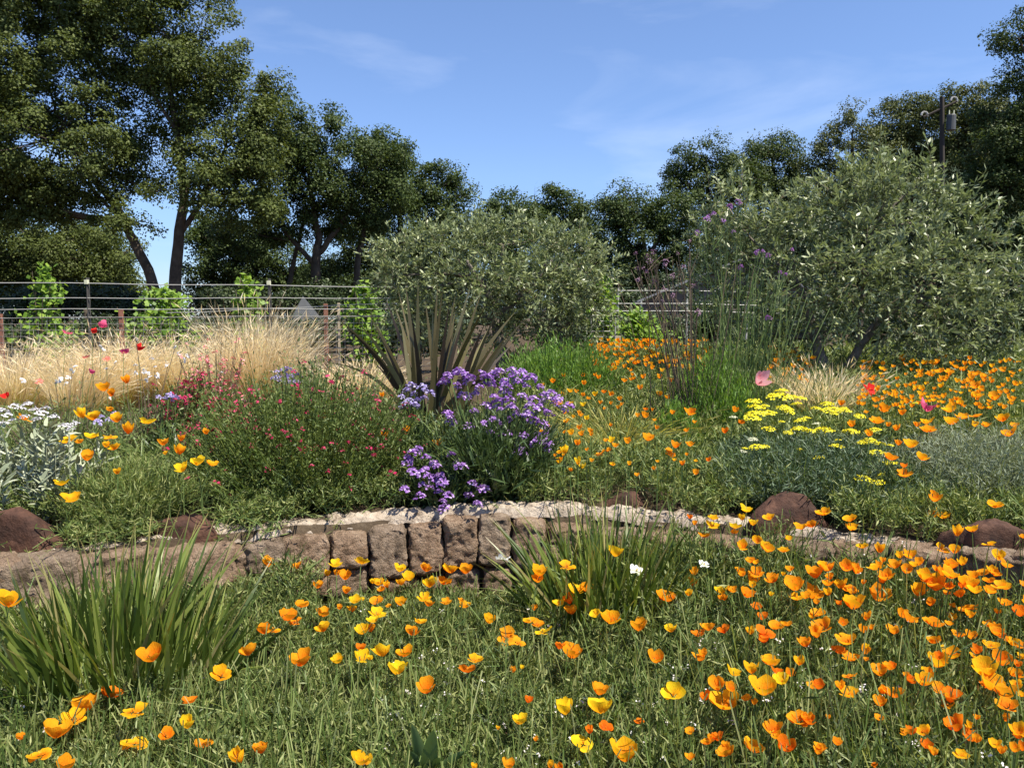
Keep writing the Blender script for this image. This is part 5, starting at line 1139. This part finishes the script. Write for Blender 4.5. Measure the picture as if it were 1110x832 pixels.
xs = .35 + 2.5 * R.random(3200); ys = wall_y(xs) - .06 - .5 * R.random(3200) ** 1.5
fronds(fr, 3200, lambda m, y: xs, lambda m: ys, lambda x, y: .50 - .18 * np.clip((wall_y(x) - y) / .5, 0, 1), 0, 1, Lr=(.2, .36), pin=13, up=1.8, pl=.04, pw=.0058)
xs = -1.1 - 1.5 * R.random(1300); ys = wall_y(xs) - .06 - .5 * R.random(1300) ** 1.5
fronds(fr, 1300, lambda m, y: xs, lambda m: ys, lambda x, y: .30, 0, 1, Lr=(.18, .32), pin=13, up=1.6, pl=.04, pw=.0058)
ys = ylow(7000); sd = np.where(R.random(7000) < .45, -1, 1); xs = sd * (.72 * ys + 1.9 * R.random(7000) ** 1.3); q_ = ys < wall_y(xs) - .06; ys, xs = ys[q_], xs[q_]
fronds(fr, len(ys), lambda m, y: xs, lambda m: ys, hfol, 0, 1, pl=.046, pw=.0065, up=1.3, pin=10, Lr=(.16, .32))
tag(fr.obj('poppy_foliage', [M['fern'], M['stem']]), 'finely cut grey green poppy foliage filling the meadow below the wall', 'foliage', kind='stuff')
# thin stalks, seed pods, long arching grass
gr = MB(); n = 5200
y = ylow(n); x = xlow(n, y); s = y < wall_y(x) - .06; x, y = x[s], y[s]; n = len(x); h = hfol(x, y) + .12
B = np.stack([x, y, np.zeros(n)], 1); D = nrm(R.normal(size=(n, 3)) * .17 + np.array((0, 0, 1)))
gr.blades(B, D, h * (.6 + .5 * R.random(n)), .0046, R.normal(size=(n, 3)) * .12, 4, 0, taper=0)
n = 700; y = ylow(n); x = xlow(n, y); s = y < wall_y(x) - .1; x, y = x[s], y[s]; n = len(x); h = hfol(x, y)
B = np.stack([x, y, h * .3], 1); D = nrm(R.normal(size=(n, 3)) * .7 + np.array((0, 0, .8)))
bd = R.normal(size=(n, 3)) * .45 + np.array((0, 0, -.45)); gr.blades(B, D, (.18 + .2 * R.random(n)), .0065, bd, 6, 0)
tag(gr.obj('meadow_grass', [M['grass']]), 'thin grass stalks and arching blades threaded through the meadow', 'grass', kind='stuff')
wf = MB(); n = 620; y = ylow(n); x = xlow(n, y); cl = np.array([mnoise.noise((a * 1.6, b * 1.6, 9)) for a, b in zip(x, y)]); s = (y < wall_y(x) - .1) & (cl > -.02); x, y = x[s], y[s]; n = len(x)
P = np.stack([x, y, hfol(x, y) * (.75 + .4 * R.random(n))], 1); i = np.repeat(np.arange(n), 5); N = nrm(np.array((0, -.2, .8)) + R.normal(size=(len(i), 3)) * .4)
wf.leaves(P[i] + R.normal(size=(len(i), 3)) * .006, np.cross(N, rnd_dir(len(i))), N, .009, .008)
tag(wf.obj('tiny_white_blossom', [M['whitef']]), 'specks of tiny white blossom scattered low in the meadow', 'blossom', kind='stuff')

# upper bed: the same foliage, greyer, thinning with distance
fu = MB()
def upper(n, hf, mat, x0=-.9, x1=.75, ymax=11.5, **k):
    ys = 3.6 * (ymax / 3.6) ** R.random(n * 2); xs = ys * (x0 + (x1 - x0) * R.random(n * 2)); s = ys > wall_y(xs) + .17 + .10 * R.random(n * 2); ys, xs = ys[s][:n], xs[s][:n]
    for bx_, by_, br_ in BOULDERS:
        s = ~((np.abs(xs - bx_ * ys / by_) < br_ * 1.05) & (ys < by_ + .22)); xs, ys = xs[s], ys[s]
    fronds(fu, len(ys), lambda m, y: xs, lambda m: ys, hf, mat, 1, **k)
upper(17000, lambda x, y: .19 + .13 * sstep(4.3, 6.0, y), 0, .0, .76, Lr=(.14, .32), up=1.4, pw=.005, pl=.038)
upper(6500, lambda x, y: .22 + .10 * sstep(4.2, 5.5, y), 0, -.68, .0, 7.0, Lr=(.10, .24), up=1.0)
upper(4200, lambda x, y: .26, 0, .74, 1.15, 9.0, Lr=(.16, .34), up=1.3, pw=.006, pl=.042)
upper(3200, lambda x, y: .26, 0, -1.1, -.66, 8.0, Lr=(.16, .34), up=1.3, pw=.006, pl=.042)
tag(fu.obj('poppy_foliage', [M['fern_up'], M['stem']]), 'grey green feathery foliage filling the upper bed between the plants', 'foliage', kind='stuff')
xs = -1.25 - 1.5 * R.random(900); ys = wall_y(xs) + .06 + .3 * R.random(900) ** .7
q_ = np.array([all(abs(a - bx_ * b / by_) > br_ * 1.05 for bx_, by_, br_ in BOULDERS) for a, b in zip(xs, ys)]); xs, ys = xs[q_], ys[q_]
fu2 = MB(); fronds(fu2, len(xs), lambda m, y: xs, lambda m: ys, lambda x, y: .14, 0, 1, Lr=(.12, .24), up=.5, pw=.005, pl=.036); fu2.v = [v_ + np.array((0, 0, .0)) for v_ in fu2.v]
tag(fu2.obj('trailing_foliage', [M['fern_up'], M['stem']]), 'soft green foliage trailing over the wall top by the brown boulders', 'foliage', kind='stuff')
gu = MB(); n = 1500; y = 3.9 * (10.5 / 3.9) ** R.random(n); x = y * (-.05 + .8 * R.random(n)); s = y > wall_y(x) + .42; x, y = x[s], y[s]; n = len(x)
B = np.stack([x, y, ground(x, y)], 1); gu.blades(B, R.normal(size=(n, 3)) * .35 + np.array((0, 0, 1)), .3 + .22 * R.random(n), .0045 * np.maximum(1, y / 5), R.normal(size=(n, 3)) * .2 + np.array((0, 0, -.1)), 4, 0)
tag(gu.obj('meadow_grass', [M['grass']]), 'thin grass blades standing in the upper poppy bed', 'grass', kind='stuff')

# the broad leaved weed at the bottom edge
def weed(label, u, v, Y, tips):
    c = at(u, v, Y); root = thing('broad_leaf_weed', label, 'plant', (c[0], Y, 0), 'broad leaved weeds'); b = MB()
    for (tu, tv, wd, dr) in tips:
        P = at(tu, tv, Y - .05 + R.normal() * .05); s = np.array((c[0], Y, 0.02)); d = P - s; bend = np.array((d[0] * .5, d[1] * .3, -dr)); Dv = d - bend; S = nrm(np.cross(Dv, np.array((0.2, 1., .3)))); V = []
        for k in range(11):
            t = k / 10; cc = s + Dv * t + bend * t * t; pr = wd * .5 * math.sin(math.pi * min(1, t * .93 + .07)) ** .7
            nn_ = nrm(np.cross(S, Dv)); V += [cc + S * pr + nn_ * pr * .35, cc, cc - S * pr + nn_ * pr * .35]
        b.add(V, [[3 * k + j, 3 * k + j + 1, 3 * k + j + 4, 3 * k + j + 3] for k in range(10) for j in (0, 1)])
    b.obj('foliage', M['weed'], root, True)
weed('broad leaved weed with folded green leaves at the bottom edge', 462, 850, 2.55, [(446, 783, .05, .03), (470, 790, .055, .06), (440, 812, .05, .12), (480, 820, .05, .1), (508, 812, .04, .1), (455, 800, .05, .02)])
weed('dark leafy weed near the picture edge in the dense drift', 1085, 700, 3.5, [(1062, 668, .06, .1), (1078, 655, .06, .05), (1098, 662, .06, .08), (1110, 680, .06, .12), (1085, 672, .06, .06), (1056, 690, .05, .12)])

if __import__('os').environ.get('DBG'): print('RANKS', np.bincount([best.get((p[0],p[1]),(15,0))[0] for p,_ in ONE]))
